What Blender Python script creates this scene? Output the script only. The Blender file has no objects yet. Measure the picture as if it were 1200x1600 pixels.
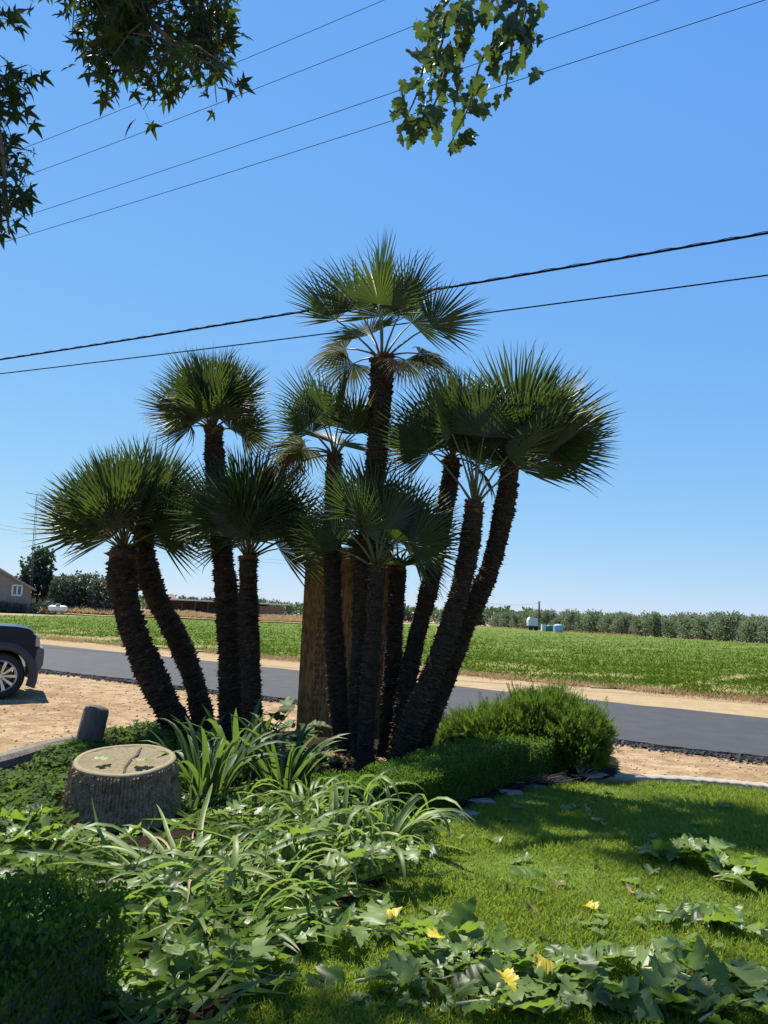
import bpy, math, random
import numpy as np
from mathutils import Vector, Matrix, Euler
random.seed(7)
rng = np.random.default_rng(11)
R_ = math.radians
scene = bpy.context.scene
C = scene.collection
# ------------------------------------------------------------------ camera, light, exposure
EYE = 1.7
PITCH, ROLL = R_(7.7), R_(2.4)
f_ = Vector((0, math.cos(PITCH), math.sin(PITCH)))
r0 = Vector((1, 0, 0)); u0 = Vector((0, -math.sin(PITCH), math.cos(PITCH)))
cr = r0 * math.cos(ROLL) + u0 * math.sin(ROLL)
cu = u0 * math.cos(ROLL) - r0 * math.sin(ROLL)
cam = bpy.data.objects.new('camera', bpy.data.cameras.new('camera'))
C.objects.link(cam)
M = Matrix((cr, cu, -f_)).transposed().to_4x4(); M.translation = Vector((0, 0, EYE))
cam.matrix_world = M
cam.data.sensor_fit = 'VERTICAL'; cam.data.sensor_height = 36; cam.data.lens = 27.0
cam.data.clip_start = 0.05; cam.data.clip_end = 3000
scene.camera = cam

SUN_EL = R_(58); SUN_AZ = R_(-40)            # azimuth from +Y, negative = to the left
sdir = Vector((math.sin(SUN_AZ) * math.cos(SUN_EL), math.cos(SUN_AZ) * math.cos(SUN_EL), math.sin(SUN_EL)))
world = bpy.data.worlds.new('World'); scene.world = world; world.use_nodes = True
nt = world.node_tree; nt.nodes.clear()
sky = nt.nodes.new('ShaderNodeTexSky'); sky.sky_type = 'NISHITA'; sky.sun_disc = False
sky.sun_elevation = SUN_EL; sky.sun_rotation = SUN_AZ; sky.altitude = 0
sky.air_density = 1.0; sky.dust_density = 0.0; sky.ozone_density = 6.0
bg = nt.nodes.new('ShaderNodeBackground'); bg.inputs['Strength'].default_value = 0.065
wo = nt.nodes.new('ShaderNodeOutputWorld')
# the camera's colour response to the sky, one curve per channel, the same in every direction
sp_ = nt.nodes.new('ShaderNodeSeparateColor'); cb_ = nt.nodes.new('ShaderNodeCombineColor'); nt.links.new(sky.outputs[0], sp_.inputs[0])
for ch, (a_, g_) in enumerate(((1.04, .78), (2.0, .52), (5.6, .12))):
    pw = nt.nodes.new('ShaderNodeMath'); pw.operation = 'POWER'; pw.inputs[1].default_value = g_
    ml = nt.nodes.new('ShaderNodeMath'); ml.operation = 'MULTIPLY'; ml.inputs[1].default_value = a_
    nt.links.new(sp_.outputs[ch], pw.inputs[0]); nt.links.new(pw.outputs[0], ml.inputs[0]); nt.links.new(ml.outputs[0], cb_.inputs[ch])
nt.links.new(cb_.outputs[0], bg.inputs[0]); nt.links.new(bg.outputs[0], wo.inputs[0])
sl = bpy.data.lights.new('sun', 'SUN'); sl.energy = 5.0; sl.angle = R_(0.5); sl.color = (1, .94, .83)
so = bpy.data.objects.new('sun', sl); C.objects.link(so); so.location = (-20, 20, 40)
so.rotation_euler = (-sdir).to_track_quat('-Z', 'Y').to_euler()
scene.view_settings.view_transform = 'Standard'; scene.view_settings.look = 'None'
scene.view_settings.exposure = 1.04; scene.view_settings.gamma = 1
scene.view_settings.use_curve_mapping = False
try:
    scene.cycles.max_bounces = 8; scene.cycles.transparent_max_bounces = 8
except Exception: pass

def ray(px, py):
    return (cr * ((px - 600) / 1200) + cu * ((800 - py) / 1200) + f_)
def G(px, py, z=0.0):                        # where the sight line of a photo point meets the level z
    d = ray(px, py); t = (z - EYE) / d.z
    return Vector((d.x * t, d.y * t, z))
def D(px, py, y):                            # the point of a sight line at distance y
    d = ray(px, py); t = y / d.y
    return Vector((d.x * t, y, EYE + d.z * t))

# ------------------------------------------------------------------ mesh helpers
def mesh(name, V, F, mat=None, smooth=False, attr=None):
    V = np.asarray(V, dtype=np.float32).reshape(-1, 3)
    me = bpy.data.meshes.new(name)
    if isinstance(F, np.ndarray): groups = [F]
    else:
        tri = [f for f in F if len(f) == 3]; quad = [f for f in F if len(f) == 4]; ng = [f for f in F if len(f) > 4]
        if ng:
            me.from_pydata(V.tolist(), [], [list(map(int, f)) for f in F])
            groups = None
        else:
            groups = [np.array(g, dtype=np.int32) for g in (tri, quad) if len(g)]
    if groups is not None:
        me.vertices.add(len(V)); me.vertices.foreach_set('co', V.ravel())
        nl = sum(g.size for g in groups); npoly = sum(len(g) for g in groups)
        me.loops.add(nl); me.polygons.add(npoly)
        me.loops.foreach_set('vertex_index', np.concatenate([g.ravel() for g in groups]).astype(np.int32))
        tot = np.concatenate([np.full(len(g), g.shape[1]) for g in groups]).astype(np.int32)
        st = np.concatenate([[0], np.cumsum(tot)[:-1]]).astype(np.int32)
        me.polygons.foreach_set('loop_start', st); me.polygons.foreach_set('loop_total', tot)
        me.update(calc_edges=True); me.validate()
    if attr is not None:
        a = me.attributes.new('along', 'FLOAT', 'POINT')
        a.data.foreach_set('value', np.asarray(attr, dtype=np.float32))
    me.polygons.foreach_set('use_smooth', np.full(len(me.polygons), bool(smooth)))
    if mat: me.materials.append(mat)
    return me

class MB:
    def __init__(s): s.V = []; s.F = []; s.n = 0; s.A = []
    def add(s, V, F, a=0.0):
        V = np.asarray(V, dtype=float).reshape(-1, 3)
        s.V.append(V); s.F += [tuple(int(i) + s.n for i in f) for f in F]; s.n += len(V)
        s.A += [a] * len(V); return s
    def xf(s, mat):
        Mx = np.array(mat); s.V = [v @ Mx[:3, :3].T + Mx[:3, 3] for v in s.V]; return s
    def box(s, c, size, rot=None):
        x, y, z = [q / 2 for q in size]
        V = np.array([(-x,-y,-z),(x,-y,-z),(x,y,-z),(-x,y,-z),(-x,-y,z),(x,-y,z),(x,y,z),(-x,y,z)])
        if rot is not None: V = V @ np.array(Euler(rot).to_matrix()).T
        return s.add(V + np.array(c), [(0,3,2,1),(4,5,6,7),(0,1,5,4),(1,2,6,5),(2,3,7,6),(3,0,4,7)])
    def tube(s, P, r, n=8, cap=True, wob=0):
        P = [Vector(p) for p in P]; m = len(P)
        r = r if hasattr(r, '__len__') else [r] * m
        V = []; up = Vector((0, 0, 1))
        for i, p in enumerate(P):
            t = (P[min(i+1, m-1)] - P[max(i-1, 0)]).normalized()
            ref = Vector((1, 0, 0)) if abs(t.z) > .8 else up
            a = t.cross(ref).normalized(); b = t.cross(a).normalized()
            for k in range(n):
                w = 2 * math.pi * k / n; q = r[i] * (1 + (random.uniform(-wob, wob) if wob else 0))
                V.append(p + a * (math.cos(w) * q) + b * (math.sin(w) * q))
        F = [(i*n+k, i*n+(k+1) % n, (i+1)*n+(k+1) % n, (i+1)*n+k) for i in range(m-1) for k in range(n)]
        if cap:
            V += [P[0], P[-1]]; c0 = m*n
            F += [(c0, (k+1) % n, k) for k in range(n)] + [(c0+1, (m-1)*n+k, (m-1)*n+(k+1) % n) for k in range(n)]
        return s.add([tuple(v) for v in V], F)
    def lathe(s, prof, n=24, c=(0, 0, 0), axis='z'):
        V = []
        for (r, h) in prof:
            for k in range(n):
                w = 2*math.pi*k/n; x, y = r*math.cos(w), r*math.sin(w)
                V.append((x, y, h) if axis == 'z' else ((x, h, y) if axis == 'y' else (h, x, y)))
        F = [(i*n+k, i*n+(k+1) % n, (i+1)*n+(k+1) % n, (i+1)*n+k) for i in range(len(prof)-1) for k in range(n)]
        return s.add(np.array(V) + np.array(c), F)
    def prism(s, poly, y0, y1):               # polygon in xz swept along y
        n = len(poly)
        V = [(x, y0, z) for x, z in poly] + [(x, y1, z) for x, z in poly]
        F = [tuple(range(n)), tuple(range(2*n-1, n-1, -1))] + [(i, i+n, (i+1) % n+n, (i+1) % n) for i in range(n)]
        return s.add(V, F)
    def me(s, name, mat=None, smooth=False, attr=False):
        return mesh(name, np.concatenate(s.V), s.F, mat, smooth, s.A if attr else None)

def obj(name, me, parent=None, loc=None, M4=None, kind=None, bevel=0):
    o = bpy.data.objects.new(name, me); C.objects.link(o)
    if parent: o.parent = parent
    if M4 is not None: o.matrix_local = M4
    elif loc is not None: o.location = loc
    if kind: o['kind'] = kind
    if bevel:
        b = o.modifiers.new('bevel', 'BEVEL'); b.width = bevel; b.segments = 3; b.limit_method = 'ANGLE'; b.angle_limit = R_(35)
    return o
def tag(o, label, cat, group=None):
    o['label'] = label; o['category'] = cat
    if group: o['group'] = group
    return o
def thing(name, label, cat, loc=(0, 0, 0), rz=0, group=None):
    o = bpy.data.objects.new(name, None); C.objects.link(o); o.empty_display_size = .1
    o.location = loc; o.rotation_euler = (0, 0, rz)
    return tag(o, label, cat, group)
def dup(root, loc, rz=0, scale=1, label=None):
    r = root.copy(); C.objects.link(r); r.location = loc; r.rotation_euler = (0, 0, rz); r.scale = (scale,) * 3
    if label: r['label'] = label
    for ch in list(root.children):
        c = ch.copy(); C.objects.link(c); c.parent = r
        for g in ch.children:
            d = g.copy(); C.objects.link(d); d.parent = c
    return r
def noise2(x, y, s=1.0, seed=0):             # cheap smooth value noise, 0..1
    x = np.asarray(x) / s; y = np.asarray(y) / s
    xi = np.floor(x).astype(np.int64); yi = np.floor(y).astype(np.int64); fx = x - xi; fy = y - yi
    fx = fx*fx*(3-2*fx); fy = fy*fy*(3-2*fy)
    def h(a, b):
        n = (a * 374761393 + b * 668265263 + seed * 974711) & 0x7fffffff
        n = ((n ^ (n >> 13)) * 1274126177) & 0x7fffffff
        return ((n ^ (n >> 16)) & 0xffff) / 65535.0
    return (h(xi, yi)*(1-fx) + h(xi+1, yi)*fx)*(1-fy) + (h(xi, yi+1)*(1-fx) + h(xi+1, yi+1)*fx)*fy
def inpoly(x, y, poly):
    x = np.asarray(x); y = np.asarray(y); ins = np.zeros(x.shape, bool); n = len(poly)
    for i in range(n):
        x1, y1 = poly[i]; x2, y2 = poly[(i+1) % n]
        if y1 == y2: continue
        c = ((y1 > y) != (y2 > y)) & (x < (x2-x1)*(y-y1)/(y2-y1)+x1)
        ins ^= c
    return ins
def frames(d, n):                             # rows: local y -> d, local z ~ n ; returns (N,3,3) with columns x,y,z
    d = d / np.linalg.norm(d, axis=1, keepdims=True)
    x = np.cross(d, n); x /= np.linalg.norm(x, axis=1, keepdims=True) + 1e-9
    z = np.cross(x, d)
    return np.stack([x, d, z], axis=2)
def rand_dirs(n):
    v = rng.normal(size=(n, 3)); return v / np.linalg.norm(v, axis=1, keepdims=True)
def scatter(tV, tF, P, Rm, S):                # many copies of one small template as one mesh
    tV = np.asarray(tV, float); tF = np.asarray(tF, int); n = len(P); k = len(tV)
    S = np.broadcast_to(np.asarray(S, float), (n,))
    V = np.einsum('nij,kj->nki', Rm, tV) * S[:, None, None] + P[:, None, :]
    F = (tF[None] + (np.arange(n) * k)[:, None, None]).reshape(-1, tF.shape[1])
    return V.reshape(-1, 3), F.astype(np.int32)

# ------------------------------------------------------------------ materials
def base_mat(name):
    m = bpy.data.materials.new(name); m.use_nodes = True
    nt = m.node_tree; b = nt.nodes['Principled BSDF']; return m, nt, b
def plain(name, col, rough=.6, metal=0, coat=0, spec=.5):
    m, nt, b = base_mat(name)
    b.inputs['Base Color'].default_value = (*col, 1); b.inputs['Roughness'].default_value = rough
    b.inputs['Metallic'].default_value = metal; b.inputs['Coat Weight'].default_value = coat
    b.inputs['Specular IOR Level'].default_value = spec
    # faint wear so that no surface is perfectly uniform
    tc = nt.nodes.new('ShaderNodeTexCoord'); nz = nt.nodes.new('ShaderNodeTexNoise'); nz.inputs['Scale'].default_value = 6
    nz.inputs['Detail'].default_value = 6
    mr = nt.nodes.new('ShaderNodeMapRange'); mr.inputs[3].default_value = rough*.85; mr.inputs[4].default_value = min(1, rough*1.15)
    nt.links.new(tc.outputs['Object'], nz.inputs['Vector']); nt.links.new(nz.outputs[0], mr.inputs[0]); nt.links.new(mr.outputs[0], b.inputs['Roughness'])
    return m
def ramp_node(nt, stops):
    r = nt.nodes.new('ShaderNodeValToRGB')
    while len(r.color_ramp.elements) < len(stops): r.color_ramp.elements.new(.5)
    for e, (p, c) in zip(r.color_ramp.elements, stops): e.position = p; e.color = (*c, 1)
    return r
def noisy(name, stops, scale=8, rough=.9, bump=.3, bscale=60, stretch=(1, 1, 1), detail=8, extra=None, bdist=.02, spec=.3, coord='Object'):
    m, nt, b = base_mat(name); L = nt.links.new
    tc = nt.nodes.new('ShaderNodeTexCoord'); mp = nt.nodes.new('ShaderNodeMapping'); mp.inputs['Scale'].default_value = stretch
    L(tc.outputs[coord], mp.inputs[0])
    nz = nt.nodes.new('ShaderNodeTexNoise'); nz.inputs['Scale'].default_value = scale; nz.inputs['Detail'].default_value = detail
    nz.inputs['Roughness'].default_value = .65
    L(mp.outputs[0], nz.inputs['Vector']); rp = ramp_node(nt, stops); L(nz.outputs[0], rp.inputs[0])
    col = rp.outputs[0]
    if extra:                                   # second, larger patches: (scale, colour, low, high)
        n2 = nt.nodes.new('ShaderNodeTexNoise'); n2.inputs['Scale'].default_value = extra[0]; n2.inputs['Detail'].default_value = 5
        L(mp.outputs[0], n2.inputs['Vector'])
        mr = nt.nodes.new('ShaderNodeMapRange'); mr.inputs[1].default_value = extra[2]; mr.inputs[2].default_value = extra[3]
        L(n2.outputs[0], mr.inputs[0])
        mx = nt.nodes.new('ShaderNodeMix'); mx.data_type = 'RGBA'; L(mr.outputs[0], mx.inputs[0]); L(col, mx.inputs[6]); mx.inputs[7].default_value = (*extra[1], 1)
        col = mx.outputs[2]
    L(col, b.inputs['Base Color']); b.inputs['Roughness'].default_value = rough; b.inputs['Specular IOR Level'].default_value = spec
    if bump:
        nb = nt.nodes.new('ShaderNodeTexNoise'); nb.inputs['Scale'].default_value = bscale; nb.inputs['Detail'].default_value = 8
        L(mp.outputs[0], nb.inputs['Vector'])
        bp = nt.nodes.new('ShaderNodeBump'); bp.inputs['Strength'].default_value = bump; bp.inputs['Distance'].default_value = bdist
        L(nb.outputs[0], bp.inputs['Height']); L(bp.outputs[0], b.inputs['Normal'])
    return m
def leafy(name, c1, c2, trans, tw=.35, rough=.45, island=True, back=None, tip=None, spec=.5):
    """leaf: gloss on top, light through it, colour that differs from leaf to leaf"""
    m, nt, b = base_mat(name); L = nt.links.new
    if island: rnd = nt.nodes.new('ShaderNodeNewGeometry').outputs['Random Per Island']
    else: rnd = nt.nodes.new('ShaderNodeObjectInfo').outputs['Random']
    rp = ramp_node(nt, [(0, c1), (1, c2)]); L(rnd, rp.inputs[0]); col = rp.outputs[0]
    tc = nt.nodes.new('ShaderNodeTexCoord'); nz = nt.nodes.new('ShaderNodeTexNoise'); nz.inputs['Scale'].default_value = 9
    L(tc.outputs['Object'], nz.inputs['Vector'])
    mr = nt.nodes.new('ShaderNodeMapRange'); mr.inputs[3].default_value = .7; mr.inputs[4].default_value = 1.3; L(nz.outputs[0], mr.inputs[0])
    vm = nt.nodes.new('ShaderNodeVectorMath'); vm.operation = 'SCALE'; L(col, vm.inputs[0]); L(mr.outputs[0], vm.inputs['Scale']); col = vm.outputs[0]
    if back:
        gb = nt.nodes.new('ShaderNodeNewGeometry'); mx = nt.nodes.new('ShaderNodeMix'); mx.data_type = 'RGBA'
        L(gb.outputs['Backfacing'], mx.inputs[0]); L(col, mx.inputs[6]); mx.inputs[7].default_value = (*back, 1); col = mx.outputs[2]
    if tip:
        at = nt.nodes.new('ShaderNodeAttribute'); at.attribute_name = 'along'
        mr2 = nt.nodes.new('ShaderNodeMapRange'); mr2.inputs[1].default_value = tip[1]; mr2.inputs[2].default_value = 1.05; L(at.outputs['Fac'], mr2.inputs[0])
        mx = nt.nodes.new('ShaderNodeMix'); mx.data_type = 'RGBA'; L(mr2.outputs[0], mx.inputs[0]); L(col, mx.inputs[6]); mx.inputs[7].default_value = (*tip[0], 1); col = mx.outputs[2]
    L(col, b.inputs['Base Color']); b.inputs['Roughness'].default_value = rough; b.inputs['Specular IOR Level'].default_value = spec
    t = nt.nodes.new('ShaderNodeBsdfTranslucent'); t.inputs[0].default_value = (*trans, 1)
    ms = nt.nodes.new('ShaderNodeMixShader'); ms.inputs[0].default_value = tw
    L(b.outputs[0], ms.inputs[1]); L(t.outputs[0], ms.inputs[2])
    L(ms.outputs[0], nt.nodes['Material Output'].inputs[0])
    return m

m_dirt = noisy('dirt', [(.3, (.153, .098, .051)), (.5, (.272, .192, .110)), (.68, (.368, .274, .170))], 3.2, .95, 1, 16, extra=(.5, (.184, .113, .059), .5, .72), bdist=.03, spec=.03)
m_far = noisy('far_ground', [(.3, (.244, .192, .111)), (.7, (.311, .252, .155))], .05, .95, 0, spec=.03)
m_verge = noisy('verge', [(.3, (.243, .177, .098)), (.7, (.321, .246, .142))], 2.0, .95, .8, 10, bdist=.03, spec=.03)
m_road = noisy('asphalt', [(.25, (.027, .028, .0285)), (.5, (.038, .039, .039)), (.75, (.052, .053, .052))], 2.2, .85, .35, 45, stretch=(1, 1, 1), extra=(.45, (.030, .031, .032), .45, .8), bdist=.008, spec=.3, detail=12)
m_gravel = noisy('asphalt_crumbs', [(.3, (.018, .018, .019)), (.7, (.05, .05, .05))], 9, .9, .4, 40)
m_field = noisy('field_soil', [(.35, (.059, .096, .017)), (.6, (.091, .134, .027))], .8, .95, .8, 6, extra=(.12, (.096, .142, .028), .35, .70), bdist=.05, spec=.03)
m_lawn = noisy('lawn_soil', [(.3, (.060, .102, .018)), (.7, (.108, .156, .034))], 5, .95, .5, 80, spec=.03)
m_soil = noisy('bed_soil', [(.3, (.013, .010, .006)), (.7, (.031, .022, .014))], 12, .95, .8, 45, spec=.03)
m_conc = noisy('concrete', [(.3, (.240, .212, .168)), (.7, (.320, .288, .240))], 6, .9, .4, 60, bdist=.006)
m_stone = noisy('flagstone', [(.3, (.126, .115, .099)), (.7, (.231, .210, .183))], 7, .85, .6, 30, bdist=.01)
m_pebble = noisy('clod', [(.3, (.30, .22, .14)), (.7, (.46, .36, .24))], 20, .95, .3, 40)
m_grass = leafy('grass', (.095, .157, .016), (.191, .238, .037), (.302, .394, .041), .42, .6, spec=.2)
m_drygrass = leafy('dry_grass', (.306, .196, .093), (.442, .306, .162), (.425, .289, .136), .3, .8, spec=.2)
m_alfalfa = leafy('alfalfa', (.062, .099, .012), (.084, .124, .016), (.132, .194, .016), .30, .95, spec=0)
m_frond = leafy('palm_frond', (.020, .037, .012), (.039, .062, .020), (.101, .164, .020), .26, .5, island=False, back=(.058, .069, .045), tip=((.148, .117, .058), .86), spec=.3)
m_frond_old = leafy('old_frond', (.041, .048, .019), (.061, .061, .026), (.109, .121, .032), .25, .75, island=False, back=(.083, .076, .048), tip=((.128, .096, .051), .6), spec=.1)
m_frond_dead = leafy('dead_frond', (.17, .11, .06), (.22, .15, .085), (.2, .13, .06), .25, .7, island=False, spec=.1)
m_petiole = noisy('petiole', [(.3, (.068, .080, .028)), (.7, (.128, .128, .056))], 12, .5, .2, 40)
m_trunk = noisy('palm_trunk', [(.3, (.014, .011, .007)), (.7, (.044, .032, .022))], 14, .95, 1, 40)
m_stub = leafy('leaf_base', (.024, .017, .011), (.086, .059, .036), (.110, .064, .030), .05, .9, spec=.15)
m_boot = leafy('fresh_leaf_base', (.088, .047, .022), (.149, .083, .041), (.110, .055, .022), .1, .8, spec=.2)
m_stumpbark = noisy('stump_bark', [(.3, (.133, .086, .047)), (.55, (.328, .218, .125)), (.75, (.508, .354, .207))], 26, .95, 1, 60, stretch=(1, 1, .5))
m_cut = noisy('cut_wood', [(.3, (.110, .087, .046)), (.5, (.166, .133, .075)), (.72, (.232, .190, .110))], 34, .9, .6, 120, detail=10, extra=(3, (.121, .103, .057), .5, .8), bdist=.006)
m_rim = noisy('cut_rim', [(.3, (.190, .155, .090)), (.7, (.253, .210, .130))], 20, .9, .3, 80)
m_crack = plain('crack', (.03, .022, .014), .95)
m_oldwood = noisy('weathered_wood', [(.3, (.068, .054, .042)), (.7, (.176, .148, .116))], 5, .92, .7, 25, stretch=(6, 6, .7), bdist=.01)
m_oldrail = noisy('weathered_rail', [(.3, (.11, .09, .07)), (.7, (.27, .23, .18))], 5, .92, .7, 25, stretch=(.7, 6, 6), bdist=.01)
m_box = leafy('box_leaf', (.030, .075, .007), (.071, .135, .017), (.150, .270, .022), .38, .5, spec=.3)
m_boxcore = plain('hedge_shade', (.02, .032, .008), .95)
m_fern = leafy('feathery_leaf', (.050, .098, .014), (.098, .162, .025), (.176, .282, .035), .45, .6, spec=.2)
m_cover = leafy('cover_leaf', (.031, .068, .009), (.068, .118, .019), (.112, .186, .025), .4, .7, spec=.15)
m_strap = leafy('strap_leaf', (.040, .080, .019), (.084, .132, .036), (.160, .264, .040), .33, .50, spec=.25, island=False, tip=((.160, .152, .056), .9))
m_lily = leafy('lily_leaf', (.040, .080, .014), (.185, .245, .070), (.26, .40, .07), .36, .48, island=False, tip=((.32, .26, .12), .85), spec=.3)
m_lilydry = leafy('dry_lily_leaf', (.30, .22, .11), (.42, .33, .18), (.3, .2, .08), .25, .7, island=False)
m_mul = leafy('lobed_leaf', (.010, .034, .004), (.088, .150, .026), (.24, .37, .04), .38, .42, island=False, back=(.13, .19, .055), spec=.28)
m_muldark = leafy('broad_leaf', (.025, .055, .014), (.05, .085, .022), (.12, .2, .03), .25, .6, spec=.12, island=False, back=(.10, .15, .06))
m_yellow = leafy('yellow_leaf', (.54, .42, .02), (.58, .47, .05), (.6, .5, .03), .35, .5, island=False)
m_tan = leafy('tan_leaf', (.336, .200, .072), (.400, .272, .128), (.320, .200, .064), .25, .7, island=False)
m_star = leafy('star_leaf', (.010, .022, .007), (.020, .035, .010), (.105, .175, .014), .20, .55, island=False, spec=.2)
m_starm = leafy('star_leaf_mass', (.010, .022, .007), (.020, .035, .010), (.105, .175, .014), .20, .55)
m_hang = leafy('hanging_leaf', (.020, .041, .010), (.034, .059, .016), (.112, .180, .031), .30, .5, island=False, spec=.25)
m_hangm = leafy('hanging_leaf_mass', (.022, .043, .012), (.037, .062, .019), (.124, .198, .031), .33, .4)
m_bark = noisy('bark', [(.3, (.05, .04, .03)), (.7, (.14, .115, .09))], 12, .95, .8, 30, stretch=(1, 1, .4))
m_twig = noisy('green_twig', [(.3, (.22, .23, .11)), (.7, (.40, .38, .22))], 14, .7, .2, 60)
m_orch = leafy('hazed_orchard_leaf', (.115, .150, .082), (.207, .240, .143), (.207, .275, .126), .3, .7, spec=.2)  # leaf green lightened and greyed to stand in for distance haze
m_far_leaf = leafy('far_leaf', (.062, .100, .044), (.112, .150, .069), (.125, .200, .062), .25, .5)
m_pine = leafy('dark_leaf', (.024, .047, .025), (.047, .072, .038), (.051, .093, .034), .2, .5)
m_olive = leafy('grey_leaf', (.064, .076, .047), (.119, .128, .085), (.102, .128, .060), .2, .5)
m_weed = leafy('bank_weed', (.36, .24, .12), (.50, .36, .19), (.5, .36, .17), .35, .9, spec=.05)
m_wire = plain('wire', (.012, .012, .014), .95, 0, 0, .0)

# ------------------------------------------------------------------ the ground
g = MB(); g.add([(-900, -60, -.06), (900, -60, -.06), (900, 1500, -.06), (-900, 1500, -.06)], [(0, 1, 2, 3)])
obj('ground', g.me('ground', m_far), kind='structure')
def grid_sheet(name, x0, x1, y0, y1, nx, ny, zf, mat, kind='structure', keep=None, attr=None):
    X, Y = np.meshgrid(np.linspace(x0, x1, nx), np.linspace(y0, y1, ny)); X = X.ravel(); Y = Y.ravel()
    V = np.stack([X, Y, zf(X, Y)], 1); i = np.arange(nx*ny).reshape(ny, nx)
    F = np.stack([i[:-1, :-1], i[:-1, 1:], i[1:, 1:], i[1:, :-1]], -1).reshape(-1, 4)
    if keep is not None:
        F = F[keep(V[F].mean(1)[:, 0], V[F].mean(1)[:, 1])]
        u, inv = np.unique(F, return_inverse=True); V = V[u]; F = inv.reshape(-1, 4)
    return obj(name, mesh(name, V, F.astype(np.int32), mat, True, attr(V[:, 0], V[:, 1]) if attr else None), kind=kind)
# road lines read off the photo, in metres
def line(pa, pb):
    a, b = G(*pa), G(*pb); return a, (b - a).normalized()
rf_a, rf_d = line((60, 1008), (1200, 1126)); rn_a, rn_d = line((70, 1049), (1195, 1188))
def on_line(a, d, x): return a.y + (x - a.x) / d.x * d.y
def dirt_z(x, y):
    return -.012 + .03*(noise2(x, y, .9, 3) - .5) + .016*(noise2(x, y, .25, 4) - .5) + .02*(noise2(x+.7*y, y*.2, .35, 9)-.5)
grid_sheet('dirt_lot', -22, 16, 2.0, 34, 280, 260, dirt_z, m_dirt, keep=lambda x, y: (y < on_line(rn_a, rn_d, x) + .6))
def strip(name, ya, yb, x0, x1, n, z, mat, jag=0, thick=0):
    X = np.linspace(x0, x1, n); V = []; F = []
    for x in X:
        ja = (noise2(x, 0*x, .5, 21) - .5) * jag + (noise2(x, 0*x, .13, 22) - .5) * jag*.6
        jb = (noise2(x, 0*x, .7, 31) - .5) * jag
        V += [(x, ya(x)+ja, z), (x, yb(x)+jb, z), (x, ya(x)+ja-.03, z-thick), (x, yb(x)+jb+.03, z-thick)]
    for i in range(n-1):
        a = i*4; F += [(a, a+4, a+5, a+1)]
        if thick: F += [(a+2, a+6, a+4, a), (a+1, a+5, a+7, a+3)]
    return obj(name, mesh(name, V, F, mat), kind='structure')
strip('road', lambda x: on_line(rn_a, rn_d, x), lambda x: on_line(rf_a, rf_d, x), -60, 40, 1400, .05, m_road, .22, .1)
fn_a, fn_d = line((60, 998), (1200, 1099))                 # near edge of the crop
ff_a, ff_d = line((0, 963), (445, 967))                    # its far edge, left part
strip('road_verge', lambda x: on_line(rf_a, rf_d, x) - .1, lambda x: on_line(fn_a, fn_d, x) + .8, -75, 40, 500, .012, m_verge, .5, .05)
orA, orB = G(780, 981.5), G(1200, 1006.5)
fieldp = [(-140, on_line(fn_a, fn_d, -140)), (-60, on_line(fn_a, fn_d, -60)), (40, on_line(fn_a, fn_d, 40)), (75, -20)] + \
         [(orB.x + (orB.x-orA.x)*.9 + 0, orB.y + (orB.y-orA.y)*.9), (orB.x-1, orB.y), (orA.x-1, orA.y-3), (G(640, 968.5).x, orA.y-2), (G(470, 967).x, G(470, 967).y), (G(0, 962).x, G(0, 962).y), (-140, G(0, 962).y)]
def bare_f(x, y):                              # bare ground in the crop: patches by the road, faint wheel tracks further in
    e = np.clip((y - on_line(fn_a, fn_d, x)) / 14, 0, 1)
    u = x*.62 + y*.78; v = x*.78 - y*.62
    q = .55*noise2(x, y, 2.6, 51) + .45*noise2(x, y, .8, 52) + .34*(1-e)**1.5
    tr_ = np.clip(1 - np.abs(((v + 1.2*noise2(u, u*0, 9, 55)) % 13) - 6)/.55, 0, 1)*np.clip(noise2(u, v, 7, 56)*2 - .5, 0, 1)
    return np.clip((q - .66)*6, 0, 1)*(1 - .75*e) + .75*tr_
FX0, FX1, FY0, FY1 = -140, 120, 8, 190
nt_ = m_field.node_tree; b_ = nt_.nodes['Principled BSDF']; src = b_.inputs['Base Color'].links[0].from_socket
at_ = nt_.nodes.new('ShaderNodeAttribute'); at_.attribute_name = 'along'; mx_ = nt_.nodes.new('ShaderNodeMix'); mx_.data_type = 'RGBA'
nt_.links.new(at_.outputs['Fac'], mx_.inputs[0]); nt_.links.new(src, mx_.inputs[6]); mx_.inputs[7].default_value = (.25, .19, .095, 1); nt_.links.new(mx_.outputs[2], b_.inputs['Base Color'])
grid_sheet('field', FX0, FX1, FY0, FY1, 520, 420, lambda x, y: .03 + .05*noise2(x, y, 1.5, 6), m_field,
           keep=lambda x, y: inpoly(x, y, fieldp) & (y > on_line(fn_a, fn_d, x) + .5*(noise2(x, 0*x, .8, 8))), attr=bare_f)
# lawn and planting bed outlines
lawn_px = [(1500, 1268), (1200, 1240), (1130, 1233), (1060, 1228), (960, 1224), (890, 1229), (800, 1244), (745, 1262), (690, 1290),
           (668, 1306), (640, 1345), (600, 1390), (540, 1430), (470, 1468), (420, 1510), (385, 1560), (330, 1620), (240, 1900), (2600, 1900), (2600, 1400)]
lawnp = [tuple(G(*p).xy) for p in lawn_px]
grid_sheet('lawn', -2.2, 8, .8, 9.2, 200, 180, lambda x, y: .012 + .02*noise2(x, y, .7, 5), m_lawn, keep=lambda x, y: inpoly(x, y, lawnp))
bed_px = [(890, 1229), (960, 1222), (965, 1190), (860, 1165), (700, 1150), (560, 1138), (420, 1122), (230, 1136), (130, 1160), (0, 1196), (-500, 1270), (-900, 1900), (240, 1900),
          (330, 1620), (385, 1560), (420, 1510), (470, 1468), (540, 1430), (600, 1390), (640, 1345), (668, 1306), (690, 1290), (745, 1262), (800, 1244)]
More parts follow.
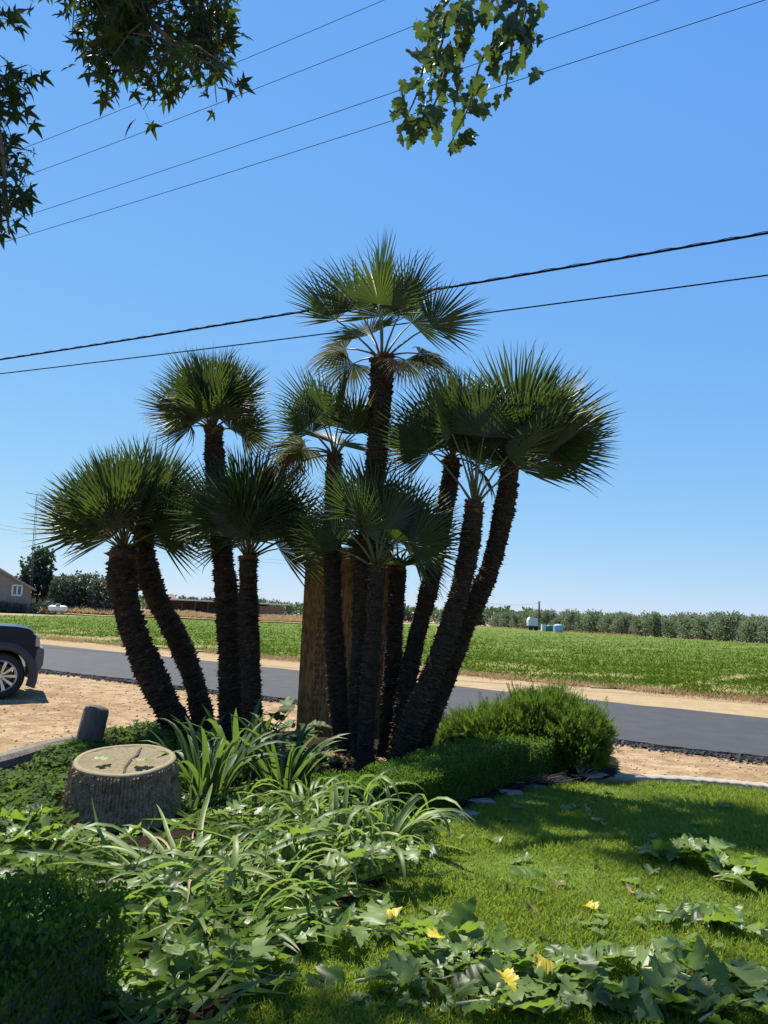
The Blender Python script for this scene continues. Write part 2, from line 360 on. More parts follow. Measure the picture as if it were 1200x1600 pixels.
bedp = [tuple(G(*p).xy) for p in bed_px]
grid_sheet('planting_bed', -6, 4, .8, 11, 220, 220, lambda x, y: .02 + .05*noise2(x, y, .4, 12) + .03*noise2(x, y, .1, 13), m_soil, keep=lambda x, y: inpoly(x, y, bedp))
# concrete mow strip along the lawn
kpx = [(880, 1224), (960, 1220), (1060, 1224), (1130, 1229), (1200, 1236), (1320, 1250), (1500, 1266)]
kp = [G(*p) for p in kpx]
def smooth_path(P, n=6):
    out = []; m = len(P)
    for i in range(m-1):
        p0, p1, p2, p3 = P[max(i-1, 0)], P[i], P[i+1], P[min(i+2, m-1)]
        for k in range(n):
            t = k/n; out.append(.5*((2*p1) + (p2-p0)*t + (2*p0-5*p1+4*p2-p3)*t*t + (3*p1-p0-3*p2+p3)*t**3))
    return out + [P[-1]]
kk = smooth_path([Vector(p) for p in kp], 10); V = []; F = []
for i, p in enumerate(kk):
    t = (kk[min(i+1, len(kk)-1)] - kk[max(i-1, 0)]).normalized(); nn = Vector((-t.y, t.x, 0))
    j = .006*math.sin(i*2.3)
    for (o, z) in ((-.02, -.02), (-.015, .045+j), (0, .055+j), (.14, .057+j), (.165, .045), (.17, -.04)): V.append(tuple(p + nn*o + Vector((0, 0, z))))
for i in range(len(kk)-1):
    for k in range(5): F.append((i*6+k, (i+1)*6+k, (i+1)*6+k+1, i*6+k+1))
obj('kerb', mesh('kerb', V, F, m_conc, True), kind='structure')

# ------------------------------------------------------------------ grass on the lawn, crop in the field, dry grass
def blade_scatter(name, X, Y, Z, h, w, lean, mat, seg=True):
    n = len(X); P = np.stack([X, Y, Z], 1)
    d = rng.normal(size=(n, 3)) * lean; d[:, 2] = 1; az = rng.uniform(0, 6.283, n)
    nrm = np.stack([np.cos(az), np.sin(az), np.zeros(n)], 1); Rm = frames(d, nrm)
    k = w / np.mean(h)
    tV = [(-k, 0, 0), (k, 0, 0), (-k*.7, .55, .06), (k*.7, .55, .06), (0, 1, .28)]
    V, _ = scatter(tV, [(0, 1, 2)], P, Rm, h)
    b = (np.arange(n)*5)[:, None]
    F = np.concatenate([b + np.array([0, 1, 2]), b + np.array([1, 3, 2]), b + np.array([2, 3, 4])])
    return obj(name, mesh(name, V, F.astype(np.int32), mat), kind='stuff')
n = 460000
Y = 2.6 + 6.6 * rng.random(n)**1.35; X = rng.uniform(-2.0, 1, n) * 0 + rng.uniform(-.52, .74, n) * (Y + .8)
k = inpoly(X, Y, lawnp); X, Y = X[k], Y[k]
k = rng.random(len(X)) < .45 + .7*noise2(X, Y, .35, 41); X, Y = X[k], Y[k]
hh = (.028 + .03*rng.random(len(X))) * (.75 + .6*noise2(X, Y, .5, 42))
tag(blade_scatter('lawn_grass', X, Y, .02 + 0*X, hh, .0034, .8, m_grass), 'short mown green grass of the lawn', 'grass')
# crop: leafy tufts, thinner with distance, none on the bare tracks
n = 380000
Y = 9 / (1 - rng.random(n)*.93); X = rng.uniform(-.72, .80, n) * Y
edge = on_line(fn_a, fn_d, X)
k = inpoly(X, Y, fieldp) & (Y > edge + .1) & (Y < 150); X, Y = X[k], Y[k]; edge = edge[k]
k = (rng.random(len(X)) > bare_f(X, Y)*.93) & (rng.random(len(X)) < 55/Y); X, Y = X[k], Y[k]
hh = (.05 + .09*rng.random(len(X))) * (1 + Y/70)
tag(blade_scatter('field_crop', X, Y, .04 + 0*X, hh, .016, 1.1, m_alfalfa), 'low green crop growing across the flat field', 'crop')
n = 26000
X = rng.uniform(-34, 16, n); Y = on_line(fn_a, fn_d, X) + rng.normal(0, .45, n)
k = noise2(X, Y, 1.2, 61) > .42; X, Y = X[k], Y[k]
tag(blade_scatter('verge_grass', X, Y, .03 + 0*X, .08 + .14*rng.random(len(X)), .007, .6, m_drygrass), 'dry straw coloured grass along the edge of the field', 'dry grass')
# weeds on the low bank beyond the field, at the left
bankY = G(200, 964).y
def bank_z(x, y): return .6*np.clip((y - bankY + 1) / 6, 0, 1) + .25*noise2(x, y, 4, 71)
grid_sheet('bank', -120, -8, bankY-1.5, bankY+60, 90, 50, bank_z, m_far)
n = 42000
X = rng.uniform(-85, -10, n); Y = bankY + rng.random(n)**1.5 * 9
tag(blade_scatter('bank_weeds', X, Y, bank_z(X, Y), .22 + .5*rng.random(n)*noise2(X, Y, 5, 72)*1.6, .05, .7, m_weed), 'golden dry weeds on the bank beyond the field', 'weeds')
n = 5000
X = rng.uniform(-60, 45, n); Y = on_line(orA, (orB-orA).normalized(), X) - 1.2 + rng.normal(0, .8, n); k = (Y < 250) & (Y > 60) & (X > 0); X, Y = X[k], Y[k]
tag(blade_scatter('orchard_weeds', X, Y, 0*X, .2 + .35*rng.random(len(X)), .05, .4, m_drygrass), 'pale dry weeds along the foot of the orchard', 'weeds')
# crumbled asphalt at the near road edge, clods on the dirt
def rocks(name, X, Y, Z, S, mat, label, cat):
    t = [(-1, -.8, 0), (.9, -1, 0), (1, .7, 0), (-.8, 1, 0), (-.5, -.4, .8), (.6, -.3, .95), (.3, .6, .7)]
    f = [(0, 1, 5), (0, 5, 4), (1, 2, 5), (2, 6, 5), (2, 3, 6), (3, 4, 6), (3, 0, 4), (4, 5, 6)]
    n = len(X); az = rng.uniform(0, 6.28, n); tl = rng.normal(0, .25, (n, 3)); tl[:, 2] = 1
    Rm = frames(np.cross(tl, np.stack([np.cos(az), np.sin(az), 0*az], 1)), tl)
    V, Fc = scatter(t, f, np.stack([X, Y, Z], 1), Rm, S)
    return tag(obj(name, mesh(name, V, Fc, mat), kind='stuff'), label, cat)
n = 9000
X = rng.uniform(-15, 9, n); q = rng.normal(0, 1, n); Y = on_line(rn_a, rn_d, X) - .10 + q*.16
rocks('asphalt_rubble', X, Y, .0 + .03*np.clip(-(q*.5), -1, .6)*0 + rng.random(n)*.02, .008 + .034*rng.random(n)**3, m_gravel, 'black crumbled asphalt along the near edge of the road', 'rubble')
n = 16000
Y = 8 + 9*rng.random(n); X = rng.uniform(-.55, .55, n)*Y
k = (Y < on_line(rn_a, rn_d, X) - .2) & ~inpoly(X, Y, lawnp) & ~inpoly(X, Y, bedp); X, Y = X[k], Y[k]
rocks('dirt_clods', X, Y, dirt_z(X, Y) - .003, (.004 + .022*rng.random(len(X))**5), m_pebble, 'small clods and stones scattered over the bare dirt', 'gravel')
n = 2600
Y = 8.5 + 7*rng.random(n); X = rng.uniform(-.55, .55, n)*Y
k = (Y < on_line(rn_a, rn_d, X) - .2) & ~inpoly(X, Y, lawnp) & ~inpoly(X, Y, bedp) & (noise2(X, Y, 1.1, 81) > .5); X, Y = X[k], Y[k]
tag(blade_scatter('straw_litter', X, Y, dirt_z(X, Y) + .004, .05 + .08*rng.random(len(X)), .003, 3.5, m_drygrass), 'dry straw strewn on the dirt lot', 'straw')

# ------------------------------------------------------------------ palms
def frond_mesh(name, mat, seed, half=118, nseg=34, cup=.16, droop=.06, split=.44, limp=0.0):
    r = random.Random(seed); V = []; F = []; A = []
    w = R_(2*half) / nseg
    for i in range(nseg):
        th = -R_(half) + (i + .5) * w + r.uniform(-.02, .02)
        Rl = (.86 + .16*math.cos(th*.8)) * r.uniform(.93, 1.04)
        zt = r.uniform(-.05, .05); sw = r.uniform(-.04, .04); kink = r.random() < .05
        base = len(V)
        def pt(rad, off, dz):
            q = rad / Rl
            a = th + sw*max(0, q-split)
            x = math.sin(a)*rad + math.cos(a)*off; y = math.cos(a)*rad - math.sin(a)*off
            z = cup*abs(math.sin(th))*rad*.9 - droop*q*q - limp*max(0, q-.4)**1.5*1.1 + dz + zt*max(0, q-split)*1.6
            if kink and q > .7: z -= .16*(q-.7)/.3
            return (x, y, z)
        sp = split*r.uniform(.9, 1.12)
        for (q, wd, pl) in ((.015, 1.0, .000), (sp, .97, .012), (.74, .50, .008), (1, 0, 0)):
            rad = q*Rl; hw = math.tan(w/2)*min(rad, sp*Rl)*wd if q > sp else math.tan(w/2)*rad
            if q == 1: V.append(pt(rad, 0, 0)); A.append(1)
            else:
                V += [pt(rad, -hw, -pl*.5), pt(rad, 0, pl), pt(rad, hw, -pl*.5)]; A += [q]*3
        for k in range(2):
            a = base + k*3; F += [(a, a+1, a+4, a+3), (a+1, a+2, a+5, a+4)]
        F += [(base+6, base+7, base+9), (base+7, base+8, base+9)]
    return mesh(name, V, F, mat, False, A)
FR = [frond_mesh('frond', m_frond, s, half=random.uniform(80, 106), cup=random.uniform(.06, .22), droop=random.uniform(.0, .10), nseg=random.choice([32, 36, 40])) for s in range(9)]
FRO = [frond_mesh('frond', m_frond_old, 40+s, half=105, cup=.15, droop=.16, limp=.25) for s in range(3)]
FRD = [frond_mesh('dead_frond', m_frond_dead, 60+s, half=85, cup=.5, droop=.3, limp=.5) for s in range(2)]
b = MB(); b.tube([(0, 0, 0), (0, -.33, .03), (0, -.66, .03), (0, -1, 0)], [.008, .010, .013, .02], 6); PET = b.me('petiole', m_petiole, True)
b = MB(); b.tube([(0, 0, 0), (0, -.33, .03), (0, -.66, .03), (0, -1, 0)], [.008, .010, .013, .02], 6); PETD = b.me('petiole', m_frond_dead, True)
UP = Vector((0, 0, 1))
def axes(d, n):
    d = d.normalized(); x = d.cross(n).normalized(); z = x.cross(d)
    return Matrix((x, d, z)).transposed()
def add_frond(palm, base, top, az, el, pet, R, me, tilt, roll, petme=PET, bend=Vector((0, 0, 0))):
    d = (Vector((math.sin(az)*math.cos(el), math.cos(az)*math.cos(el), math.sin(el))) + bend).normalized()
    side = d.cross(UP)
    if side.length < .05: side = Vector((math.cos(az), -math.sin(az), 0))
    side.normalize(); n = side.cross(d).normalized()
    if n.z < 0 and el < R_(80): n = -n
    hub = top + d*pet + Vector((0, 0, -.06*pet*math.cos(el)))
    bd = (Matrix.Rotation(-tilt, 3, side) @ d); bn = Matrix.Rotation(-tilt, 3, side) @ n
    bn = Matrix.Rotation(roll, 3, bd) @ bn
    A = axes(bd, bn).to_4x4(); A.translation = hub - base
    A2 = A @ Matrix.Scale(R, 4)
    fo = obj('frond', me, palm, M4=A2)
    pd = (hub - top); pa = axes(pd, n).to_4x4(); pa.translation = hub - base
    pm = pa @ Matrix.Diagonal((1, pd.length, 1, 1))
    po = obj('petiole', petme, fo); po.matrix_local = A2.inverted() @ pm
    return fo
stubV = [(-.8, -.3, -.1), (.8, -.3, -.1), (-.35, .34, .34), (.3, .42, .30), (-.7, -.3, .42), (.7, -.3, .42)]
stubF = [(0, 1, 3), (0, 3, 2), (2, 3, 5), (2, 5, 4), (0, 2, 4), (1, 5, 3)]
def make_palm(label, dist, path, widths, crown, seed):
    rr = random.Random(seed); global rng
    P = smooth_path([D(x, y, dist) for x, y in path][::-1], 8)         # base first
    base = P[0].copy(); base.z = 0
    P = [base + Vector((0, 0, -.05))] + P if P[0].z > .1 else P
    palm = thing('fan_palm', label, 'palm tree', base, 0, 'fan palms growing in a clump')
    m = len(P); top = P[-1]
    rad = [widths[0] + (widths[1]-widths[0])*i/(m-1) for i in range(m)]
    ph_ = rr.uniform(0, 6); rad = [.43*w/1200*dist*(1 + .055*math.sin(i*.42 + ph_) + .03*math.sin(i*1.1)) for i, w in enumerate(rad)]; rad[0] *= 1.2; rad[1] *= 1.1
    ns = 18; V = []; T = []
    L = [0]
    for i in range(1, m): L.append(L[-1] + (P[i]-P[i-1]).length)
    tot = L[-1]; nr = max(20, int(tot/.05))
    def at(s):
        s = min(max(s, 0), tot-1e-4); i = max(j for j in range(m-1) if L[j] <= s); t = (s-L[i])/max(1e-6, L[i+1]-L[i])
        return P[i].lerp(P[i+1], t), (P[i+1]-P[i]).normalized(), rad[i]*(1-t)+rad[i+1]*t
    for j in range(nr+1):
        c, t, q = at(tot*j/nr)
        a = t.cross(Vector((0, 1, 0))).normalized(); bb = t.cross(a).normalized()
        for k in range(ns):
            w = 6.28318*k/ns; u = q*.94*(1 + rr.uniform(-.07, .07) + .05*math.sin(j*1.3+k))
            V.append(tuple(c - base + a*(math.cos(w)*u) + bb*(math.sin(w)*u)))
    F = [(j*ns+k, j*ns+(k+1) % ns, (j+1)*ns+(k+1) % ns, (j+1)*ns+k) for j in range(nr) for k in range(ns)]
    V.append(tuple(top-base+Vector((0, 0, .04)))); F += [(nr*ns+k, nr*ns+(k+1) % ns, len(V)-1) for k in range(ns)]
    tr = obj('trunk', mesh('trunk', V, F, m_trunk), palm)
    # the old leaf bases that cover the trunk
    Pp = []; Rr = []; S = []; boot = []
    rows = int(tot/.026)
    for j in range(rows):
        s = tot*(j+.5)/rows; c, t, q = at(s); a = t.cross(Vector((0, 1, 0))).normalized(); bb = t.cross(a).normalized()
        kk_ = 11
        for k in range(kk_):
            if rr.random() < .22: continue
            w = 6.28318*(k + .5*(j % 2) + rr.uniform(-.25, .25))/kk_
            o = a*math.cos(w) + bb*math.sin(w); tt = (t + o*rr.uniform(-.1, .35) + Vector((0, 0, rr.uniform(-.15, .15)))).normalized()
            x = tt.cross(o).normalized(); y = x.cross(tt) if x.cross(tt).dot(o) > 0 else tt.cross(x)
            Mx = np.array([(x.x, y.x, tt.x), (x.y, y.y, tt.y), (x.z, y.z, tt.z)])
            Pp.append(tuple(c - base + o*(q*.94))); Rr.append(Mx); S.append(q*rr.choice((.2, .28, .36, .42, .6))); boot.append(s > tot-.16)
    Pp = np.array(Pp); Rr = np.array(Rr); S = np.array(S); boot = np.array(boot)
    V, F = scatter(stubV, stubF, Pp[~boot], Rr[~boot], S[~boot])
    # fibres
    nf = 1100; idx = rng.integers(0, len(Pp), nf); fd = np.einsum('nij,j->ni', Rr[idx], [0, .8, .35]) + .5*rng.normal(size=(nf, 3))
    FV, FF = scatter([(-.03, 0, 0), (.03, 0, 0), (0, 1, 0)], [(0, 1, 2)], Pp[idx], frames(fd, rand_dirs(nf)), .025 + .08*rng.random(nf)**2)
    me = mesh('leaf_base', np.concatenate([V, FV]), np.concatenate([F, FF + len(V)]), m_stub)
    obj('leaf_base', me, palm, kind='stuff')
    bk = (rng.random(len(Pp)) < .55) & boot
    V, F = scatter(stubV, stubF, Pp[bk] + np.array([0, 0, .02]), Rr[bk], S[bk]*(.7 + 1.1*rng.random(bk.sum())))
    obj('fresh_leaf_base', mesh('fresh_leaf_base', V, F, m_boot), palm, kind='stuff')
    # crown
    n, e0, e1, pet, R, bend, old = crown
    for i in range(n):
        t = (i + .5)/n; el = R_(e0 + (e1-e0)*(1-t)**1.0) + rr.uniform(-.09, .09)
        az = i*2.39996 + seed*1.7 + rr.uniform(-.25, .25)
        low = 1 - max(0, min(1, (math.degrees(el)-10)/60))
        pl = pet*(1 - .28*low)*rr.uniform(.85, 1.12); rl = R*(1-.12*low)*rr.uniform(.86, 1.08)
        isold = old and math.degrees(el) < 14
        roll_ = (1 if math.sin(az) > 0 else -1)*abs(math.sin(az))*R_(rr.uniform(50, 88)) + R_(rr.uniform(-22, 22))   # side fans turn their faces
        me = rr.choice(FRO) if isold and rr.random() < .7 else rr.choice(FR)
        add_frond(palm, base, top - Vector((0, 0, .05)), az, el, pl, rl, me, R_(rr.uniform(-20, 12) - 6*low), roll_, PET, Vector(bend)*rr.uniform(.6, 1.2))
    return palm, base, top, rr
palms = [
 ('stout fan palm at far left, its trunk leaning left with a dense bushy crown', 9.8, [(194, 858), (190, 900), (208, 985), (240, 1062), (268, 1118), (290, 1160)], (50, 48), (24, 26, 86, 0.57, 0.94, (-.22, 0, 0), 1)),
 ('strongly curved fan palm behind the far left one, bare lit trunk bending left', 10.4, [(226, 822), (226, 872), (243, 930), (270, 982), (296, 1042), (312, 1100), (324, 1155)], (38, 40), (14, 10, 85, 0.45, 0.86, (.28, 0, 0), 1)),
 ('tall straight fan palm left of the centre with a round full crown', 10.1, [(333, 668), (337, 740), (345, 840), (354, 930), (359, 1020), (362, 1150)], (46, 35), (24, 10, 86, 0.47, 0.76, (-.04, 0, 0), 1)),
 ('short straight fan palm with bright green crown in front of the tall left one', 9.6, [(388, 872), (388, 960), (392, 1050), (396, 1145)], (36, 35), (20, 28, 86, 0.61, 0.92, (.04, 0, 0), 1)),
 ('slender fan palm in front of the board, sparse crown with drooping brown fans', 9.35, [(523, 712), (519, 780), (519, 860), (521, 960), (528, 1080), (539, 1195)], (36, 28), (9, 28, 80, 0.58, 0.68, (-.12, 0, 0), 0)),
 ('tallest fan palm at the centre, open crown on long stalks above all others', 8.95, [(597, 560), (595, 620), (588, 720), (577, 820), (569, 900), (564, 1000), (559, 1100), (563, 1185)], (32, 42), (9, 30, 80, 0.84, 0.82, (.02, 0, 0), 0)),
 ('short fan palm at the front of the clump, crown below the tallest trunk', 8.6, [(589, 885), (586, 950), (580, 1030), (574, 1110), (570, 1205)], (32, 30), (11, 28, 82, 0.66, 0.74, (-.03, 0, 0), 0)),
 ('thin fan palm with small dark crown just right of the front short one', 9.3, [(622, 880), (618, 960), (614, 1040), (608, 1110), (606, 1188)], (32, 31), (8, -14, 70, 0.44, 0.66, (.06, 0, 0), 0)),
 ('leaning fan palm right of the tallest, orange leaf bases under its crown', 9.1, [(707, 716), (700, 770), (686, 850), (668, 930), (648, 1010), (632, 1090), (620, 1180)], (34, 31), (10, 20, 82, 0.43, 0.82, (-.16, 0, 0), 0)),
 ('thick leaning fan palm in front on the right, crown of long upright stalks', 8.5, [(742, 785), (734, 850), (717, 930), (693, 1010), (660, 1090), (636, 1150), (615, 1210)], (42, 36), (10, 46, 86, 0.86, 0.86, (0, 0, 0), 0)),
 ('outermost right fan palm, leaning far out with a windswept crown', 8.9, [(797, 732), (785, 810), (765, 890), (738, 950), (708, 1030), (678, 1105), (654, 1178)], (38, 36), (18, 20, 84, 0.60, 0.98, (.52, 0, .0), 0)),
]
built = [make_palm(*p, seed=i+1) for i, p in enumerate(palms)]
# brown hanging fans, small side fans and a dead stalk seen under three crowns
pm, bs, tp, rr = built[4]
for az, el, sc in ((-1.45, -.15, .55), (-1.75, .12, .60), (-1.2, .35, .66)):
    add_frond(pm, bs, tp, az, el, .42, sc, FRO[1] if el > 0 else FRD[0], R_(35), .2, PETD)
pm, bs, tp, rr = built[5]
for az, el in ((-1.75, .22), (1.5, .26), (-.9, .1), (.7, .3), (2.3, -.35)):
    add_frond(pm, bs, tp, az, el, .46 if el > 0 else .22, .60 if el > 0 else .36, FRO[0] if el > 0 else FRD[1], R_(32), .1, PET)
pm, bs, tp, rr = built[8]
add_frond(pm, bs, tp, 1.9, -.3, .3, .5, FRO[2], R_(30), 0, PET)
pm, bs, tp, rr = built[3]
b = MB(); q = D(478, 842, 9.5) - bs; b.tube([tp-bs, (tp-bs)*.5+q*.5+Vector((0, 0, .08)), q, q+Vector((.12, 0, -.06))], [.016, .014, .012, .018], 6)
for i in range(26):
    c = q + Vector((random.uniform(-.07, .10), random.uniform(-.05, .05), random.uniform(-.16, .03)))
    b.box(c, (.03, .025, random.uniform(.03, .09)), (random.uniform(-.6, .6), random.uniform(-.6, .6), random.uniform(0, 3)))
obj('dead_flower_stalk', b.me('dead_flower_stalk', m_trunk), pm)

# ------------------------------------------------------------------ the particle board standing among the palms
bd = thing('particle_board', 'tall brown particle board sheet standing upright behind the slender palms', 'board', G(530, 1152).xyz)
BL = D(462, 1150, 10.0); BR = D(602, 1156, 9.75); TL = D(485, 856, 10.25)
bx = (BR-BL).normalized(); bw = 1.19; up = (TL-BL); up = (up - bx*up.dot(bx)).normalized(); bh = (TL-BL).length
bn = up.cross(bx).normalized()
if bn.y > 0: bn = -bn                                    # faces the camera
mb, ntb, bb = base_mat('particle_board'); Lk = ntb.links.new
tc = ntb.nodes.new('ShaderNodeTexCoord'); mp = ntb.nodes.new('ShaderNodeMapping'); mp.inputs['Scale'].default_value = (7, 7, 1.6)
vo = ntb.nodes.new('ShaderNodeTexVoronoi'); vo.inputs['Scale'].default_value = 7; Lk(tc.outputs['Object'], mp.inputs[0]); Lk(mp.outputs[0], vo.inputs['Vector'])
rp = ramp_node(ntb, [(0, (.12, .055, .015)), (.5, (.225, .112, .030)), (1, (.34, .18, .05))]); sx = ntb.nodes.new('ShaderNodeSeparateColor'); Lk(vo.outputs['Color'], sx.inputs[0]); Lk(sx.outputs[0], rp.inputs[0])
Lk(rp.outputs[0], bb.inputs['Base Color']); bb.inputs['Roughness'].default_value = .8
bmp = ntb.nodes.new('ShaderNodeBump'); bmp.inputs['Strength'].default_value = .3; Lk(vo.outputs['Distance'], bmp.inputs['Height']); Lk(bmp.outputs[0], bb.inputs['Normal'])
base = bd.location.copy(); OM = Matrix((bx, -bn, up)).transposed().to_4x4(); OM.translation = BL - base
b = MB(); b.box((bw/2, .008, bh/2), (bw, .016, bh)); sheet = obj('sheet', b.me('sheet', mb), bd, M4=OM)
m_ink = plain('stamp_ink', (.035, .028, .02), .9)
b = MB(); r5 = random.Random(5)                          # the stamped print: a worn column of small upright marks
z = .15
while z < 1.55:
    nl = r5.choice([2, 3, 3, 4]); hgt = r5.uniform(.035, .06)
    for k in range(nl):
        x = .20 + .045*k; b.add([(x, -.0028, z), (x+.028, -.0028, z), (x+.028, -.0028, z+.011), (x, -.0028, z+.011)], [(0, 1, 2, 3)])
        b.add([(x, -.0028, z+hgt*.5), (x+.034, -.0028, z+hgt*.5), (x+.034, -.0028, z+hgt*.5+.009), (x, -.0028, z+hgt*.5+.009)], [(0, 1, 2, 3)])
        if r5.random() < .6: b.add([(x+.012, -.0031, z), (x+.021, -.0031, z), (x+.021, -.0031, z+hgt), (x+.012, -.0031, z+hgt)], [(0, 1, 2, 3)])
    z += hgt + r5.uniform(.018, .05)
obj('stamped_print', b.me('stamped_print', m_ink), sheet, kind='stuff')
b = MB(); b.add([(.70, -.003, 1.08), (.80, -.003, 1.08), (.80, -.003, 1.13), (.70, -.003, 1.13)], [(0, 1, 2, 3)])
st = obj('sticker', b.me('sticker', plain('paper', (.42, .40, .33), .7)), sheet)

# ------------------------------------------------------------------ the stump
sb = G(186, 1308); tcx = D(201, 1190, sb.y + .36)
st = thing('palm_stump', 'big grey sawn palm stump with ribbed bark and two leaves on its top', 'tree stump', (sb.x*(sb.y+.44)/sb.y, sb.y + .44, 0))
TILT = .13
H = tcx.z; NS, NZ = 190, 46; V = []; F = []
r6 = random.Random(6); ph = [r6.uniform(0, 6.28) for _ in range(8)]
off = [[r6.uniform(-1, 1) for _ in range(NS)] for _ in range(NZ+1)]
rowp = [r6.random() for _ in range(NS)]
for j in range(NZ+1):
    t = j/NZ; z = -.05 + (H+.05)*t
    R0 = .455 - .062*t**.8 + .055*(1-t)**3
    for k in range(NS):
        w = 6.28318*k/NS
        rr_ = R0*(1 + .018*math.sin(3*w+ph[0]) + .012*math.sin(5*w+ph[1]+t*2))
        cell = (.013 if k % 2 else -.009)*(.55 + .6*abs(off[j//2][k])) + .004*off[j//3][k//2]
        rr_ += (cell + .006*off[j][k] + .004*math.sin(t*23 + 2*math.sin(w*2)) + .006*math.sin(k*.33*2 + 3*math.sin(t*4)))*(1 if 0 < j < NZ-1 else .1)
        V.append((rr_*math.cos(w), rr_*math.sin(w), z + TILT*t*rr_*math.sin(w)))
F = [(j*NS+k, j*NS+(k+1) % NS, (j+1)*NS+(k+1) % NS, (j+1)*NS+k) for j in range(NZ) for k in range(NS)]
obj('bark', mesh('bark', V, F, m_stumpbark), st)
topr = [math.hypot(*V[NZ*NS+k][:2]) for k in range(NS)]
b = MB(); Vr = []
for (q, z) in ((1.0, H-.004), (.985, H+.006), (.90, H+.008), (.875, H-.004)):
    for k in range(NS): w = 6.28318*k/NS; Vr.append((topr[k]*q*math.cos(w), topr[k]*q*math.sin(w), z + TILT*topr[k]*q*math.sin(w)))
b.add(Vr, [(j*NS+k, j*NS+(k+1) % NS, (j+1)*NS+(k+1) % NS, (j+1)*NS+k) for j in range(3) for k in range(NS)])
obj('rind', b.me('rind', m_rim, True), st)
rings = [.88, .7, .5, .3, .12]; Vc = []
for q in rings:
    for k in range(60):
        w = 6.28318*k/60; Vc.append((topr[int(k*NS/60)]*q*math.cos(w), topr[int(k*NS/60)]*q*math.sin(w), H - .002 + r6.uniform(-.004, .006) + TILT*q*topr[int(k*NS/60)]*math.sin(w)))
Vc.append((0, 0, H)); Fc = [(j*60+k, j*60+(k+1) % 60, (j+1)*60+(k+1) % 60, (j+1)*60+k) for j in range(4) for k in range(60)] + [(240+k, 240+(k+1) % 60, 300) for k in range(60)]
obj('cut_face', mesh('cut_face', Vc, Fc, m_cut, True), st)
b = MB(); cx_ = [(.10, -.33), (.065, -.2), (.05, -.05), (.06, .1), (.035, .24), (.03, .31)]
for i in range(5):
    a, c = Vector((*cx_[i], 0)), Vector((*cx_[i+1], 0)); w = .010 if i < 4 else .005
    za, zc = H+.009+TILT*a.y, H+.009+TILT*c.y; b.add([(a.x-w, a.y, za), (a.x+w, a.y, za), (c.x+w, c.y, zc), (c.x-w, c.y, zc), (a.x-w, a.y, za-.03), (a.x+w, a.y, za-.03)], [(0, 1, 2, 3), (4, 5, 1, 0)])
obj('crack', b.me('crack', m_crack), st)
STUMP = st.location.copy(); STUMPH = H

# ------------------------------------------------------------------ post and rail
pb = G(133, 1182); pt = D(152, 1104, pb.y)
ps = thing('wooden_post', 'short weathered round post leaning right beside the dirt lot', 'post', pb)
b = MB(); ax = (pt - pb).normalized(); hp = (pt-pb).length
prof = [(.145, -.08), (.142, hp*.5), (.138, hp-.05), (.128, hp-.015), (.09, hp+.004), (.0, hp+.012)]
b.lathe(prof, 20); b.xf(ax.to_track_quat('Z', 'Y').to_matrix().to_4x4())
po = obj('log', b.me('log', m_oldwood, True), ps)
ra, rb = G(-60, 1228) + Vector((0, 0, .10)), G(118, 1175) + Vector((0, 0, .09))
rl = tag(obj('log_rail', None), 'weathered log rail lying low beside the post', 'rail')
C.objects.unlink(rl); bpy.data.objects.remove(rl)
b = MB(); d = (rb-ra); b.tube([ra-ra, d*.3, d*.6+Vector((0, 0, .01)), d], [.12, .115, .118, .11], 12, True, .06)
rl = obj('log_rail', b.me('log_rail', m_oldrail), loc=ra); tag(rl, 'weathered grey log rail lying low on the ground beside the post', 'rail')
# flat edging stones between hedge and lawn
spx = [(712, 1284, .19, 'large grey edging stone nearest the long leafed plants'), (748, 1262, .17, 'second grey edging stone from the long leafed plants'), (790, 1247, .18, 'flat grey edging stone under the middle of the low hedge'),
       (832, 1235, .15, 'small grey edging stone beside the heap of dry twigs'), (868, 1228, .16, 'pale sunlit edging stone at the end by the feathery shrub')]
for i, (px, py, s, lab) in enumerate(spx):
    r7 = random.Random(70+i); c = G(px, py); n = 9; b = MB()
    pts = [(s*r7.uniform(.8, 1.15)*math.cos(6.283*k/n)*1.15, s*r7.uniform(.75, 1.1)*math.sin(6.283*k/n)*.7) for k in range(n)]
    zs = [.04 + r7.uniform(-.012, .012) for _ in range(n)]
    V = [(x, y, -.04) for x, y in pts] + [(x*.98, y*.98, z) for (x, y), z in zip(pts, zs)] + [(x*.88, y*.88, z+.014) for (x, y), z in zip(pts, zs)] + [(0, 0, .06)]
    F = [(j*n+k, j*n+(k+1) % n, (j+1)*n+(k+1) % n, (j+1)*n+k) for j in range(2) for k in range(n)] + [(2*n+k, 2*n+(k+1) % n, 3*n) for k in range(n)]
    b.add(V, F); o = obj('edging_stone', b.me('edging_stone', m_stone), loc=(c.x, c.y + .08, .0)); o.rotation_euler = (r7.uniform(-.06, .06), r7.uniform(-.06, .06), r7.uniform(-.3, .3))
    tag(o, lab, 'stone', 'flat stones edging the bed')

